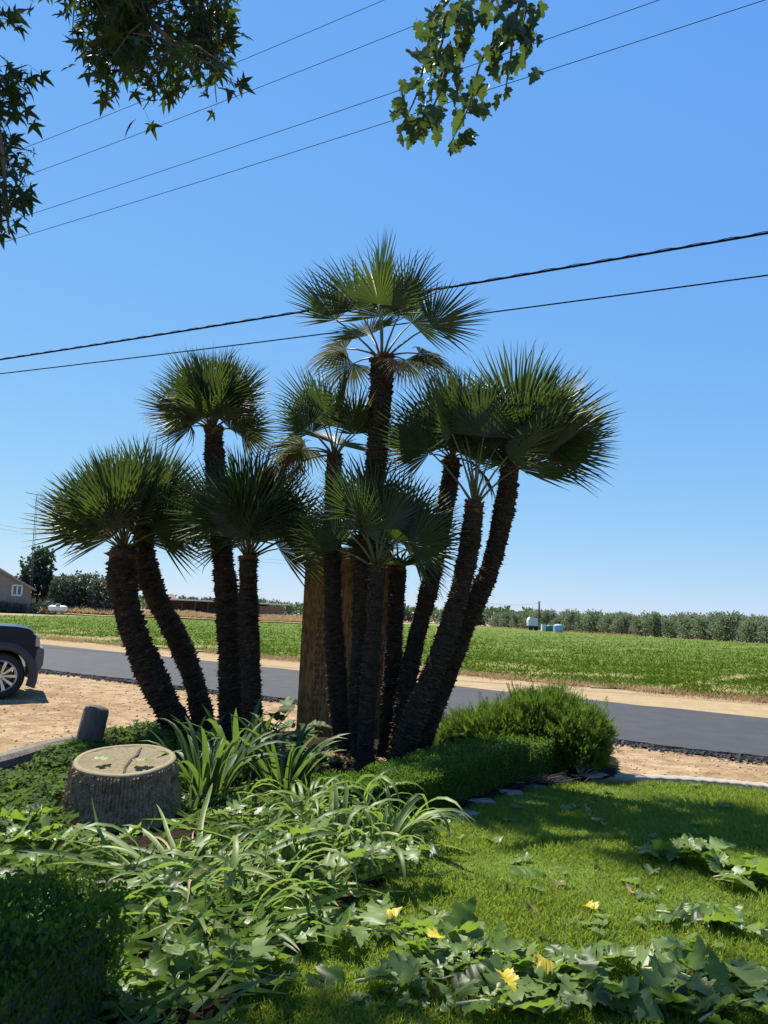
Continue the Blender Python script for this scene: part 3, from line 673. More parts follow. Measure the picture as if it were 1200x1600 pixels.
# ------------------------------------------------------------------ hedges and shrubs
oval = [(0, 0, 0), (.32, .45, .06), (0, 1, -.04), (-.32, .45, .06), (0, .5, -.03)]
ovalF = [(0, 1, 4), (1, 2, 4), (2, 3, 4), (3, 0, 4)]
def hedge(name, label, front, width, height, nleaf, leafs, wob=.05, group=None):
    """front = points along the foot of the camera side; the hedge lies behind it"""
    Pf = smooth_path([Vector(p) for p in front], 8); m = len(Pf); T = []
    for i in range(m): T.append((Pf[min(i+1, m-1)]-Pf[max(i-1, 0)]).normalized())
    th = thing(name, label, 'hedge', Pf[0].xyz); base = Pf[0]
    prof = [(.0, 0, (-1, 0, .1)), (-.01, .35, (-1, 0, .1)), (.0, .8, (-1, 0, .5)), (.06, .97, (-.6, 0, 1)), (.3, 1.02, (0, 0, 1)), (.7, 1.02, (0, 0, 1)), (.94, .96, (.6, 0, 1)), (1, .75, (1, 0, .4)), (1, 0, (1, 0, 0))]
    V = []; n = len(prof); hv = height if hasattr(height, '__len__') else [height]*2
    def P3(i, u, vv):
        t = T[i]; nn = Vector((-t.y, t.x, 0))
        if nn.y < 0: nn = -nn
        H_ = hv[0] + (hv[1]-hv[0])*i/(m-1)
        return Pf[i] + nn*(u*width) + Vector((0, 0, vv*H_)), nn
    for i in range(m):
        for (u, vv, _) in prof:
            p, nn = P3(i, .5+(u-.5)*.86, vv*.88); V.append(tuple(p - base))
    F = [(i*n+k, (i+1)*n+k, (i+1)*n+k+1, i*n+k+1) for i in range(m-1) for k in range(n-1)] + [tuple(range(n)), tuple(range((m-1)*n+n-1, (m-1)*n-1, -1))]
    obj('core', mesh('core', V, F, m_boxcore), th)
    P = np.zeros((nleaf, 3)); Nn = np.zeros((nleaf, 3))
    for q in range(nleaf):
        i = random.randrange(m-1); s = random.random(); pick = random.random()
        if pick < .46: u, vv, nr = random.uniform(-.02, .06), random.random()**.8, Vector((-1, 0, .4))
        elif pick < .85: u, vv, nr = random.random(), random.uniform(.93, 1.03), Vector((0, 0, 1))
        elif pick < .93: u, vv, nr = random.uniform(.95, 1.02), random.random(), Vector((1, 0, .3))
        else: u, vv, nr = random.random(), random.random(), Vector((0, 0, .6)); i = random.choice([0, m-2]); s = random.uniform(-.3, 0) if i == 0 else random.uniform(1, 1.3)
        p0, nn = P3(i, u, vv); p1, _ = P3(i+1, u, vv); p = p0 + (p1-p0)*s
        bump = (float(noise2(p.x + p.z, p.y, .16, 5)) - .4)*wob*2
        d = nn*nr.x + UP*nr.z; d.normalize(); p = p + d*(bump + random.uniform(-.03, .015))
        P[q] = p - base; Nn[q] = d
    dd = Nn*.9 + np.array([0, 0, .35]) + rng.normal(0, .6, (nleaf, 3))
    V, F = scatter(oval, ovalF, P, frames(dd, rand_dirs(nleaf)+Nn*.5), leafs*(.7+.6*rng.random(nleaf)))
    obj('foliage', mesh('foliage', V, F, m_box), th, kind='stuff')
    return th
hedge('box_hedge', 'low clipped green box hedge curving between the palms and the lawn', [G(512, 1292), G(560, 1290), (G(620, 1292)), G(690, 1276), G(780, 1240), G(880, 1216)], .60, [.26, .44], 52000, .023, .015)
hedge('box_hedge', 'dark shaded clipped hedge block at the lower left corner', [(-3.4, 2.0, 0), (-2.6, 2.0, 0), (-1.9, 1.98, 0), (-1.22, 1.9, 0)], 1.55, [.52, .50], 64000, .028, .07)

def fern_shrub():
    c0 = G(840, 1200)
    th = thing('feathery_shrub', 'bright green feathery mounded shrub at the end of the low hedge', 'shrub', (c0.x, c0.y, 0))
    # mounds: centre pixel, distance, radii
    mounds = [(830, 1165, 9.3, .50, .5, .58), (890, 1172, 9.1, .42, .45, .46), (872, 1130, 9.5, .34, .4, .34), (770, 1158, 9.3, .52, .4, .36), (912, 1195, 8.9, .22, .3, .30), (722, 1158, 9.5, .26, .3, .28), (825, 1112, 9.4, .20, .3, .18), (920, 1150, 9.1, .22, .3, .28)]
    tV = []; tF = []
    for i in range(7):                                    # one feathery spray
        y = .12 + .13*i; L = .30*(1-.09*i)
        for s in (-1, 1):
            k = len(tV); tV += [(0, y, 0), (s*L*.55, y+.10, .05), (s*L, y+.2, -.02), (s*L*.45, y+.17, .03)]; tF += [(k, k+1, k+2), (k, k+2, k+3)]
    k = len(tV); tV += [(-.012, 0, 0), (.012, 0, 0), (0, 1.05, -.06)]; tF.append((k, k+1, k+2))
    P = []; N = []; S = []
    stems = MB()
    for (px, py, y, a, b_, c) in mounds:
        ce = D(px, py, y); n = int(2900*a*c/.25)
        v = rand_dirs(n); v[:, 2] = np.abs(v[:, 2])*1.0 - .35*(rng.random(n) < .4)*np.abs(v[:, 2])
        rad = np.where(rng.random(n) < .05, 1.05 + .3*rng.random(n), 1 - .5*rng.random(n)**2)
        lump = .82 + .36*noise2(v[:, 0]*3 + px, v[:, 2]*3 + v[:, 1]*2, .8, 90)
        p = np.array(ce) + v*np.array([a, b_, c])*(rad*lump)[:, None]
        k = p[:, 2] > .04
        P.append(p[k]); N.append(v[k]); S.append(.07 + .06*rng.random(n)[k])
        for _ in range(10):
            q = rand_dirs(1)[0]; e = np.array(ce) + q*np.array([a, b_, c])*.8; e[2] = max(e[2], .1)
            stems.tube([Vector((ce.x*.9+c0.x*.1, ce.y, 0)) - th.location, Vector(e)*.5+Vector((ce.x, ce.y, .05))*.5 - th.location, Vector(e) - th.location], [.008, .006, .003], 5)
    P = np.concatenate(P); N = np.concatenate(N); S = np.concatenate(S); n = len(P)
    dd = N + np.array([0, 0, .55]) + rng.normal(0, .35, (n, 3))
    V, F = scatter(tV, tF, P - np.array(th.location), frames(dd, rand_dirs(n)), S)
    obj('foliage', mesh('foliage', V, F, m_fern), th, kind='stuff')
    obj('stem', stems.me('stem', m_twig, True), th)
fern_shrub()
# low leafy ground cover beside the stump
n = 14000
gp = [tuple(G(*p).xy) for p in [(-450, 1275), (-60, 1215), (60, 1195), (150, 1165), (235, 1150), (300, 1150), (260, 1200), (120, 1240), (95, 1320), (-80, 1330), (-450, 1400)]]
X = rng.uniform(min(p[0] for p in gp), max(p[0] for p in gp), n*2); Yy = rng.uniform(min(p[1] for p in gp), max(p[1] for p in gp), n*2)
k = inpoly(X, Yy, gp) & (np.hypot(X-STUMP.x, Yy-STUMP.y) > .48) & ~((np.abs((X-ra.x)*(rb.y-ra.y) - (Yy-ra.y)*(rb.x-ra.x))/(rb-ra).length < .34) & (X < pb.x - .1)); X, Yy = X[k], Yy[k]; n = len(X)
hgt = .06 + .22*noise2(X, Yy, .35, 33)*rng.random(n)**.5
tri = [(0, 0, 0), (-.5, .55, .08), (-.12, .62, 0), (0, 1, -.1), (.12, .62, 0), (.5, .55, .08), (0, .45, .04)]
triF = [(0, 1, 6), (1, 2, 6), (2, 3, 6), (3, 4, 6), (4, 5, 6), (5, 0, 6)]
dd = rng.normal(0, 1, (n, 3)); dd[:, 2] = .15 + .5*rng.random(n)
nn = rng.normal(0, .45, (n, 3)); nn[:, 2] = 1
V, F = scatter(tri, triF, np.stack([X, Yy, hgt], 1), frames(dd, nn), .035 + .05*rng.random(n))
tag(obj('ground_cover', mesh('ground_cover', V, F, m_cover), kind='stuff'), 'leafy green ground cover between the stump and the log rail', 'ground cover')

# ------------------------------------------------------------------ long leafed plants
def strap_mesh(name, mat, L, w, el0, curl, seed, n=8, twist=0.0, fold=None):
    """a long leaf that rises at el0 and arches over; fold = share of the length where it kinks"""
    r = random.Random(seed); V = []; A = []; y = z = 0.0; el = el0; x = 0; tw = 0; yaw = 0
    for i in range(n+1):
        t = i/n; ww = w*.5*min(1, (.45+t*2.2))*(1 - t**4)**.7 if t < 1 else 0.0006
        ww *= (1 - .25*t)
        sx, sz = math.cos(tw), math.sin(tw)
        V += [(x - ww*sx, y, z + ww*.45 - ww*sz), (x, y, z), (x + ww*sx, y, z + ww*.45 + ww*sz)]; A += [t]*3
        st = L/n; yaw += r.uniform(-.08, .08); x += st*math.sin(yaw)*math.cos(el); y += st*math.cos(el)*math.cos(yaw); z += st*math.sin(el)
        el -= curl*(.3 + 1.4*t)/n*1.1; tw += twist/n
        if fold and abs(t - fold) < .5/n: el -= r.uniform(.7, 1.3)
        el = max(el, -1.45)
        if z < -.02 - .0: el = max(el, -.05)
    F = []
    for i in range(n):
        for k in range(2): a = i*3+k; F.append((a, a+1, a+4, a+3))
    return mesh(name, V, F, mat, True, A)
STRAP = [strap_mesh('strap_leaf', m_strap, random.uniform(.66, .98), random.uniform(.060, .085), R_(random.uniform(58, 86)), random.uniform(.5, 2.0), 100+i, twist=random.uniform(-.7, .7), fold=random.choice([None, None, None, .6, .7])) for i in range(12)]
LILY = [strap_mesh('lily_leaf', m_lily, random.uniform(.52, .85), random.uniform(.034, .052), R_(random.uniform(45, 84)), random.uniform(1.8, 3.6), 200+i, n=9, twist=random.uniform(-1.2, 1.2), fold=random.choice([None, None, .5, .65])) for i in range(16)]
LILYF = [strap_mesh('lily_leaf', m_lily, random.uniform(.45, .75), random.uniform(.034, .05), R_(random.uniform(8, 30)), random.uniform(.3, 1.0), 300+i, n=8, twist=random.uniform(-1.2, 1.2)) for i in range(8)]
LILYD = [strap_mesh('lily_leaf', m_lilydry, random.uniform(.35, .6), random.uniform(.012, .02), R_(random.uniform(8, 40)), random.uniform(.6, 2.0), 320+i, n=7, twist=1) for i in range(4)]
def clump(name, label, cat, loc, meshes, n, rad, sc=(.8, 1.15), az0=None, spread=3.14, group=None, leaf='leaf', dry=None):
    r = random.Random(label)
    t = thing(name, label, cat, loc, 0, group)
    for i in range(n):
        az = (i*2.39996 + r.uniform(-.4, .4)) if az0 is None else az0 + r.uniform(-spread, spread)
        q = rad*math.sqrt(r.random())
        me = r.choice(dry) if dry and r.random() < .1 else r.choice(meshes)
        o = obj(leaf, me, t); o.location = (q*math.sin(az)+r.uniform(-.02, .02), q*math.cos(az)+r.uniform(-.02, .02), .01)
        s = r.uniform(*sc); o.scale = (s, s, s); o.rotation_euler = (r.uniform(-.12, .12), r.uniform(-.25, .25), -az)
    return t
clump('strap_leaf_plant', 'big plant of wide glossy strap leaves right beside the stump', 'plant', G(322, 1262), STRAP, 40, .16, (.75, 1.05))
clump('strap_leaf_plant', 'upright strap leafed plant in front of the straight left palms', 'plant', G(372, 1225), STRAP, 34, .15, (.8, 1.1))
clump('strap_leaf_plant', 'arching strap leafed plant between the stump plant and the board', 'plant', G(440, 1248), STRAP, 30, .16, (.7, 1.0))
clump('strap_leaf_plant', 'small strap leafed plant in the shade below the far left palm trunks', 'plant', G(285, 1205), STRAP, 18, .12, (.55, .8))
lily = [(470, 1300, 46, 'long leafed lily clump behind the others, touching the low hedge end', .1), (560, 1302, 52, 'round lily clump with drooping tips next to the low hedge', .1), (618, 1332, 50, 'rightmost lily clump spilling onto the lawn near the edging stones', .1),
        (520, 1350, 46, 'lily clump in the middle of the bed with upright leaves', .1), (585, 1372, 40, 'lily clump at the lawn edge above the silvery cut leaves', .1), (440, 1350, 44, 'lily clump right of the stump foot with flattened leaves', .16),
        (330, 1395, 46, 'lily clump with leaves fallen towards the viewer in the bed centre', .12), (410, 1420, 50, 'tall drooping lily clump at the front edge of the bed', .1), (470, 1412, 40, 'lily clump beside the cut branch on the bed edge', .1),
        (265, 1440, 32, 'half dried lily clump beside the dark hedge block', .16), (350, 1478, 34, 'lily clump lying flat at the lower bed edge', .14), (500, 1262, 30, 'thin lily clump at the shaded foot of the palms', .1), (262, 1392, 26, 'low lily clump between stump and dark hedge block', .14)]
for i_, (px, py, n, lab, rad) in enumerate(lily):
    clump('lily_plant', lab, 'plant', G(px, py) + Vector((0, .08, .02)), (LILY + LILYF[:2] if i_ < 5 else LILY[:8] + LILYF + LILYF), int(n*.85), rad, (.7, 1.1), group='lily clumps filling the bed', dry=LILYD)
flat = clump('cut_lily_leaves', 'loose heap of flattened pale lily leaves below the stump', 'leaves', G(300, 1400) + Vector((0, 0, .10)), LILYF + LILYD, 34, .42, (.8, 1.2))
m_cutgreen = leafy('cut_green', (.045, .085, .018), (.171, .221, .071), (.201, .321, .051), .30, .5, spec=.25)
n = 4200; X = rng.uniform(-3.4, .9, n); Yy = rng.uniform(2.7, 7.6, n)
k = inpoly(X, Yy, bedp) & (np.hypot(X-STUMP.x, Yy-STUMP.y) > .52) & ~((Yy < STUMP.y) & (Yy > STUMP.y-1.0) & (np.abs(X - STUMP.x*Yy/STUMP.y) < .5)) & ~((X < -1.25) & (Yy < 3.55)) & (Yy < 7.4 - .6*np.abs(X+1.2)); X, Yy = X[k], Yy[k]
hz = .05 + .12*noise2(X, Yy, .45, 17)*rng.random(len(X))
blade_o = blade_scatter('cut_greens', X, Yy, hz, .18 + .28*rng.random(len(X)), .014, 4.5, m_cutgreen)
tag(blade_o, 'litter of cut green blades and scraps covering the bed', 'leaves')
k = rng.random(len(X)) < .35; X, Yy, hz = X[k], Yy[k], hz[k]; n = len(X)
dd = rng.normal(0, 1, (n, 3)); dd[:, 2] *= .35; nn = rng.normal(0, .45, (n, 3)); nn[:, 2] = 1
V, F = scatter(tri, triF, np.stack([X, Yy, hz], 1), frames(dd, nn), .05 + .09*rng.random(n)**2)
tag(obj('bed_scraps', mesh('bed_scraps', V, F, m_cutgreen), kind='stuff'), 'small green leaf scraps strewn between the plants of the bed', 'leaves')
# dark broad leaved plant and a spiky plant in the palm shade
def lobed_mesh(name, mat, seed, lobes=1.0, fold=.25, droop=.25, stalk=.35, narrow=1.0):
    r = random.Random(seed)
    out = [(0, -.02), (.13, -.13), (.30, -.11), (.34, -.01), (.47, .03), (.41, .13), (.45, .22), (.22, .29), (.34, .38), (.35, .46), (.50, .52), (.39, .59), (.37, .68), (.19, .63), (.22, .76), (.14, .80), (.11, .91), (0, 1.0)]
    mid = [0, 0, .01, .05, .09, .14, .20, .28, .34, .41, .47, .53, .59, .64, .73, .80, .89, 1.0]
    V = []; F = []
    ph = r.uniform(0, 6.28); ww = r.uniform(.03, .07)
    def P(x, y): return (x, y, fold*abs(x)*r.uniform(.8, 1.2) - droop*y*y + ww*math.sin(x*9+y*7+ph))
    V += [P(0, m_) for m_ in mid]; nm = len(mid)
    for s in (-1, 1):
        k = len(V); jit = [r.uniform(.85, 1.15) for _ in out]
        V += [P(s*x*j*narrow*lobes, y + r.uniform(-.015, .015)) for i, ((x, y), j) in enumerate(zip(out, jit))]
        for i in range(nm-1):
            f = (i, k+i, k+i+1, i+1); F.append(f if s < 0 else f[::-1])
    if stalk:
        k = len(V); q = .010
        V += [(-q, 0, .0), (q, 0, 0), (-q, -stalk*.5, -.03), (q, -stalk*.5, -.03), (-q, -stalk, .02), (q, -stalk, .02)]
        F += [(k, k+2, k+3, k+1), (k+2, k+4, k+5, k+3)]
    return mesh(name, V, F, mat, True)
MUL = [lobed_mesh('leaf', m_mul, 400+i, fold=random.uniform(.05, .5), droop=random.uniform(-.1, .45), narrow=random.uniform(.85, 1.1)) for i in range(10)]
MULY = [lobed_mesh('leaf', m_yellow, 420+i, fold=.5, droop=.3) for i in range(3)]
MULT = [lobed_mesh('leaf', m_tan, 430+i, fold=.8, droop=.6) for i in range(3)]
BROAD = [lobed_mesh('leaf', m_muldark, 440+i, fold=.3, droop=.35, stalk=1.1, narrow=.8) for i in range(4)]
def broad_plant(label, loc, n, sc, rise):
    t = thing('broad_leaf_plant', label, 'plant', loc); r = random.Random(label)
    for i in range(n):
        az = i*2.4 + r.uniform(-.3, .3); el = r.uniform(.1, 1.0); d = Vector((math.sin(az)*math.cos(el), math.cos(az)*math.cos(el), math.sin(el)))
        A = axes(d, UP + Vector((r.uniform(-.3, .3), r.uniform(-.3, .3), 0))).to_4x4(); s = sc*r.uniform(.7, 1.2); A.translation = Vector((0, 0, rise*r.random())) + d*s*1.0
        obj('leaf', r.choice(BROAD), t, M4=A @ Matrix.Scale(s, 4))
    return t
broad_plant('dark broad leaved plant against the left edge of the board', G(448, 1185), 16, .24, .36)
broad_plant('low dark broad leaved plant in the shade at the foot of the board', G(492, 1205), 13, .20, .18)
broad_plant('dark leafy plant half hidden behind the strap leaves below the straight palms', G(402, 1190), 12, .20, .2)
clump('spiky_plant', 'dark stiff spiky plant between the palm feet and the feathery shrub', 'plant', G(688, 1192), [strap_mesh('spike_leaf', m_muldark, .42, .05, R_(72+3*i), .25, 500+i) for i in range(4)], 14, .05)

# ------------------------------------------------------------------ cut branches and loose leaves
def soil_h(p): return .06 if inpoly(np.array([p.x]), np.array([p.y]), bedp)[0] else .045
def cut_branch(label, px, py, L, ang, n, sc, lift=0.0, group='cut branches with lobed leaves'):
    c = G(px, py); r = random.Random(label); t = thing('cut_branch', label, 'branch', (c.x, c.y, soil_h(c) + lift), ang, group)
    b = MB(); pts = [Vector((L*k/5 - L/2, .05*L*math.sin(k*1.3 + r.random()), .02 + .03*r.random())) for k in range(6)]
    b.tube(pts, [.008, .007, .006, .005, .004, .003], 6); obj('twig', b.me('twig', m_twig, True), t)
    n = int(n*(1.3 if py > 1400 else 1.7)); sc *= .74
    for i in range(n):
        u = (i + .3)/n; p = pts[min(4, int(u*5))].lerp(pts[min(4, int(u*5))+1], u*5 % 1)
        a = (1 if i % 2 else -1)*r.uniform(.3, 1.5); d = Vector((math.cos(a), math.sin(a), r.uniform(-.12, .5)))
        nrm = Vector((r.uniform(-.8, .8), r.uniform(-.8, .8), 1 if r.random() < .72 else -1))
        A = axes(d, nrm).to_4x4(); s = sc*r.choice((.6, .8, 1, 1, 1.35)); A.translation = p + Vector((math.cos(a), math.sin(a), 0))*.3*s + Vector((0, 0, r.uniform(0, .03)))
        obj('leaf', r.choice(MUL), t, M4=A @ Matrix.Scale(s, 4))
    return t
cb = [
 (600, 1392, .5, -.2, 11, .17, 'cut branch with silvery leaves lying below the rightmost lily clump'),
 (545, 1420, .45, .5, 9, .17, 'short cut branch tucked under the front lily leaves'),
 (640, 1490, .6, -.15, 13, .20, 'cut branch with big pale leaves in the middle of the lawn edge'),
 (700, 1515, .6, .25, 14, .19, 'cut branch with a thin bare stem showing, centre front of the lawn'),
 (760, 1545, .6, -.4, 14, .19, 'dense cut branch right of the centre near the yellow leaf'),
 (640, 1560, .5, .3, 10, .18, 'cut branch in the foreground below the pale lobed leaf'),
 (850, 1530, .7, .1, 14, .19, 'cut branch with light stem lying across the foreground lawn'),
 (920, 1570, .6, -.3, 14, .18, 'foreground cut branch below the shaded lawn patch'),
 (1000, 1520, .6, .35, 13, .18, 'shaded cut branch with dark leaves right of the foreground'),
 (1010, 1590, .6, 0, 14, .18, 'cut branch at the bottom edge right of the centre'),
 (1110, 1560, .6, -.2, 13, .18, 'dark cut branch near the lower right corner'),
 (1150, 1600, .5, .6, 11, .18, 'cut branch running off the lower right corner'),
 (820, 1600, .6, .2, 13, .18, 'cut branch at the bottom edge by the curled yellow leaf'),
 (1115, 1365, .75, -.85, 17, .24, 'branch tip with large upright leaves and a long bare stem on the right lawn'),
 (1180, 1390, .6, .2, 13, .2, 'leafy branch tip at the right edge of the picture'),
 (1080, 1450, .4, .1, 9, .17, 'small shaded branch tip on the lawn below the large upright one'),
 (1040, 1350, .45, .3, 8, .18, 'limp cut branch end left of the large upright one on the right lawn'),
 (1165, 1470, .5, -.3, 10, .18, 'shaded cut branch at the right edge above the corner pile'),
 (440, 1490, .5, .2, 11, .19, 'cut branch with a big pale lobed leaf below the bed edge'),
 (380, 1545, .5, -.3, 10, .18, 'shaded cut branch lying under the front lilies'),
 (300, 1560, .5, .4, 10, .18, 'cut branch in the deep shade beside the dark hedge block'),
 (210, 1575, .45, -.2, 9, .17, 'shaded cut branch against the dark hedge block foot'),
 (60, 1345, .5, .1, 11, .17, 'cut branch with pale leaves left of the stump foot'),
 (20, 1310, .45, -.4, 10, .18, 'cut branch at the left edge beside the stump'),
 (150, 1350, .4, .3, 8, .16, 'cut branch with broad pale leaves in front of the stump'),
 (70, 1275, .4, 1.0, 7, .14, 'leafy twig standing left of the stump bark'),
 (230, 1470, .4, .8, 8, .16, 'cut branch among the half dried lily leaves'),
 (490, 1460, .4, -.5, 8, .17, 'cut branch where the bed meets the lawn, below the lilies'),
 (460, 1375, .45, 1.1, 9, .17, 'cut branch with white stem lying on the lilies'),
 (370, 1330, .4, .2, 7, .15, 'cut branch lying on the lilies right of the stump'),
]
for px, py, L, a, n, sc, lab in cb:
    lift = .30 if lab.startswith('dark hedge') else (.16 if ('lilies' in lab or 'lily' in lab) and py < 1440 else (.05 if 'stump' in lab else 0))
    cut_branch(lab, px, py, L, a, n, sc, lift)
def loose(px, py, me, s, label, group=None, z=None, lift=0, tiltv=None, az=None):
    c = G(px, py, z or 0); o = obj('fallen_leaf', me); r = random.Random(px*7+py)
    zz = (c.z + .012) if z else soil_h(c) - .002 + lift
    A = axes(Vector((math.cos(az if az is not None else r.uniform(0, 6.28)), math.sin(az if az is not None else r.uniform(0, 6.28)), r.uniform(-.05, .15))), Vector((r.uniform(-.35, .35), r.uniform(-.35, .35), 1 if r.random() < .65 else -1))).to_4x4()
    A.translation = Vector((c.x, c.y, zz)); o.matrix_world = A @ Matrix.Scale(s, 4)
    return tag(o, label, 'leaf', group)
yl = [(928, 1432, .15, 'bright yellow leaf with a dark green one, on the sunlit lawn'), (672, 1528, .14, 'curled yellow leaf on the cut branches in the centre foreground'), (785, 1592, .15, 'large yellow leaf at the bottom edge of the picture'),
      (860, 1572, .15, 'yellow leaf on the foreground branches right of the bottom yellow one'), (535, 1462, .11, 'small yellow leaf at the bed edge under the lilies'), (1185, 1300, .12, 'yellow leaf alone at the far right of the lawn'), (603, 1482, .12, 'orange yellow leaf standing in the cut leaves, centre'), (1076, 1470, .10, 'yellow leaf among the dark leaves on the right lawn'), (1190, 1375, .09, 'small yellow scrap by the right edge branch')]
for px, py, s, lab in yl: loose(px, py, random.choice(MULY), s*.66, lab, 'yellow leaves on the lawn', lift=.14 if py > 1475 else 0)
tl = [(985, 1405, .11, 'tan curled dry leaf in the middle of the sunlit lawn'), (872, 1390, .08, 'small orange dry leaf left of the tan curled one'), (845, 1440, .09, 'brown dry scrap left of the bright yellow leaf'), (898, 1270, .09, 'tan folded leaf near the edging stones and twigs'), (925, 1275, .08, 'small dry leaf in the shade of the palm crown')]
for px, py, s, lab in tl: loose(px, py, random.choice(MULT), s, lab, 'dry leaves on the lawn')
gl = [(812, 1378, .20, 'pale green leaf with stalk on the sunlit lawn, left of the dry leaves'), (800, 1290, .15, 'dull green leaf pair in front of the edging stones'), (772, 1325, .17, 'dark curled leaf on the lawn near the lily clump'), (805, 1358, .14, 'dark crumpled leaf above the pale one on the lawn'), (995, 1392, .14, 'dark green leaf right above the tan curled leaf'),
      (665, 1430, .13, 'single pale leaf on the lawn right of the silvery branch'), (1020, 1322, .14, 'silvery leaf in the shade on the right lawn'), (880, 1270, .13, 'pale pointed leaf in front of the dry twigs'), (1085, 1295, .10, 'green leaf near the right end of the palm shadow'), (1000, 1232, .10, 'leaf lying just in front of the concrete strip'), (480, 1500, .22, 'big pale lobed leaf at the bed corner'), (895, 1450, .12, 'silver leaf beside the bright yellow leaf'),
      (500, 1560, .18, 'dark folded leaf in the shaded grass at the bottom'), (548, 1578, .13, 'small green leaf with stalk at the bottom centre')]
for px, py, s, lab in gl: loose(px, py, random.choice(MUL), s, lab, 'single green leaves on the lawn')
m_pale = leafy('pale_leaf', (.20, .27, .10), (.26, .33, .14), (.3, .4, .1), .3, .6, island=False)
PALE = lobed_mesh('leaf', m_pale, 471, fold=.1, droop=.1, stalk=0)
loose(153, 1188, PALE, .12, 'pale leaf on the left of the stump top', 'leaves on the stump top', z=STUMPH + .02)
loose(211, 1190, PALE, .14, 'pale leaf right beside the crack of the stump top', 'leaves on the stump top', z=STUMPH + .02)
r8 = random.Random(8)
lawn_in = lambda q: inpoly(np.array([q.x]), np.array([q.y]), lawnp)[0]
k = 0
while k < 110:
    px, py = r8.uniform(560, 1195), 1600 - 370*r8.random()**1.4; q = G(px, py)
    if not lawn_in(q): continue
    loose(px, py, r8.choice(MUL + MULT[:1]), r8.uniform(.04, .115), 'small fallen leaf scrap lying in the lawn grass', 'leaf scraps in the lawn', lift=.016); k += 1
k = 0
while k < 90:
    px, py = r8.uniform(-10, 640), r8.uniform(1300, 1600); q = G(px, py)
    if inpoly(np.array([q.x]), np.array([q.y]), lawnp)[0] or (q.x < -1.15 and q.y < 3.6) or math.hypot(q.x-STUMP.x, q.y-STUMP.y) < .55: continue
    o = loose(px, py, r8.choice(MUL), r8.uniform(.09, .18), 'green lobed leaf dropped among the plants of the bed', 'leaves dropped in the bed'); o.location.z += r8.uniform(.02, .16); k += 1
# heap of dry twigs by the stones
c = G(850, 1232); t = thing('twig_heap', 'small heap of dry brown twigs beside the edging stones', 'twigs', (c.x, c.y, .05)); r9 = random.Random(9)
for i in range(34):
    b = MB(); a = r9.uniform(-.5, .5) + (0 if r9.random() < .7 else 1.4); L = r9.uniform(.12, .34); x, y, z = r9.gauss(0, .16), r9.gauss(0, .06), r9.uniform(0, .07)
    b.tube([(x-L/2*math.cos(a), y-L/2*math.sin(a), z), (x, y+.01, z+.02), (x+L/2*math.cos(a), y+L/2*math.sin(a), z + r9.uniform(-.01, .07))], [.004, .0045, .003], 5)
    obj('twig', b.me('twig', m_bark if i % 3 else m_boot), t)
# fallen litter at the palm feet
n = 900; cc = G(545, 1195); X = cc.x + rng.normal(0, .55, n); Yy = cc.y + rng.normal(0, .22, n)
dd = rng.normal(0, 1, (n, 3)); dd[:, 2] *= .25; nn = rng.normal(0, .4, (n, 3)); nn[:, 2] = 1
V, F = scatter(tri, triF, np.stack([X, Yy, .07 + .03*rng.random(n)], 1), frames(dd, nn), .03 + .05*rng.random(n))
tag(obj('leaf_litter', mesh('leaf_litter', V, F, m_drygrass), kind='stuff'), 'dry leaf litter around the feet of the palms', 'litter')

# ------------------------------------------------------------------ overhanging trees
def star_mesh(seed):
    r = random.Random(seed); V = [(0, .30, 0)]; tips = [(-118, .42), (-60, .72), (0, 1.0), (60, .72), (118, .42)]; out = []
    for i, (a, L) in enumerate(tips):
        a = R_(a + r.uniform(-6, 6)); L *= .72*r.uniform(.9, 1.1)
        for (da, q) in ((-.44, .40), (-.20, .64), (0, 1), (.20, .64), (.44, .40)):
            out.append((math.sin(a+da*(1-q*.3))*L*q, .30 + math.cos(a+da*(1-q*.3))*L*q))
    for x, y in out:
        d = math.hypot(x, y-.3); V.append((x, y, -.30*d*d - .05*r.random() + .10*abs(x)))
    F = [(0, i, i+1) for i in range(1, len(out))]
    k = len(V); V += [(-.008, .3, 0), (.008, .3, 0), (-.008, -.35, .12), (.008, -.35, .12)]; F += [(k, k+2, k+3), (k, k+3, k+1)]
    return V, F
STARV = [star_mesh(600+i) for i in range(6)]
STAR = [mesh('leaf', v, f, m_star) for v, f in STARV]
st_t = thing('sweetgum_tree', 'tree with dark star shaped leaves hanging in at the upper left', 'tree', (-4.6, 1.2, 0))
def limb(parent, pts, rads, mat=m_bark, name='limb', origin=Vector((0, 0, 0)), n=8):
    b = MB(); P = smooth_path([Vector(p) for p in pts], 5); rr_ = np.interp(np.linspace(0, 1, len(P)), np.linspace(0, 1, len(rads)), rads)
    b.tube([p - origin for p in P], list(rr_), n, True, .04); obj(name, b.me(name, mat, True), parent); return P
o_ = Vector(st_t.location)
limb(st_t, [(-4.6, 1.2, -.1), (-4.55, 1.25, 2), (-4.5, 1.3, 4), (-4.4, 1.4, 6.5), (-4.3, 1.5, 9)], [.26, .21, .18, .13, .05], name='trunk', origin=o_, n=14)
def px_of(q):
    v = q - Vector((0, 0, EYE)); z = v.dot(f_); return 600 + 1200*v.dot(cr)/z, 800 - 1200*v.dot(cu)/z
out_frame = lambda q: (lambda x, y: x < -12 or y < -14)(*px_of(q))
leafcount = [0]; massP = []; massR = []; massS = []
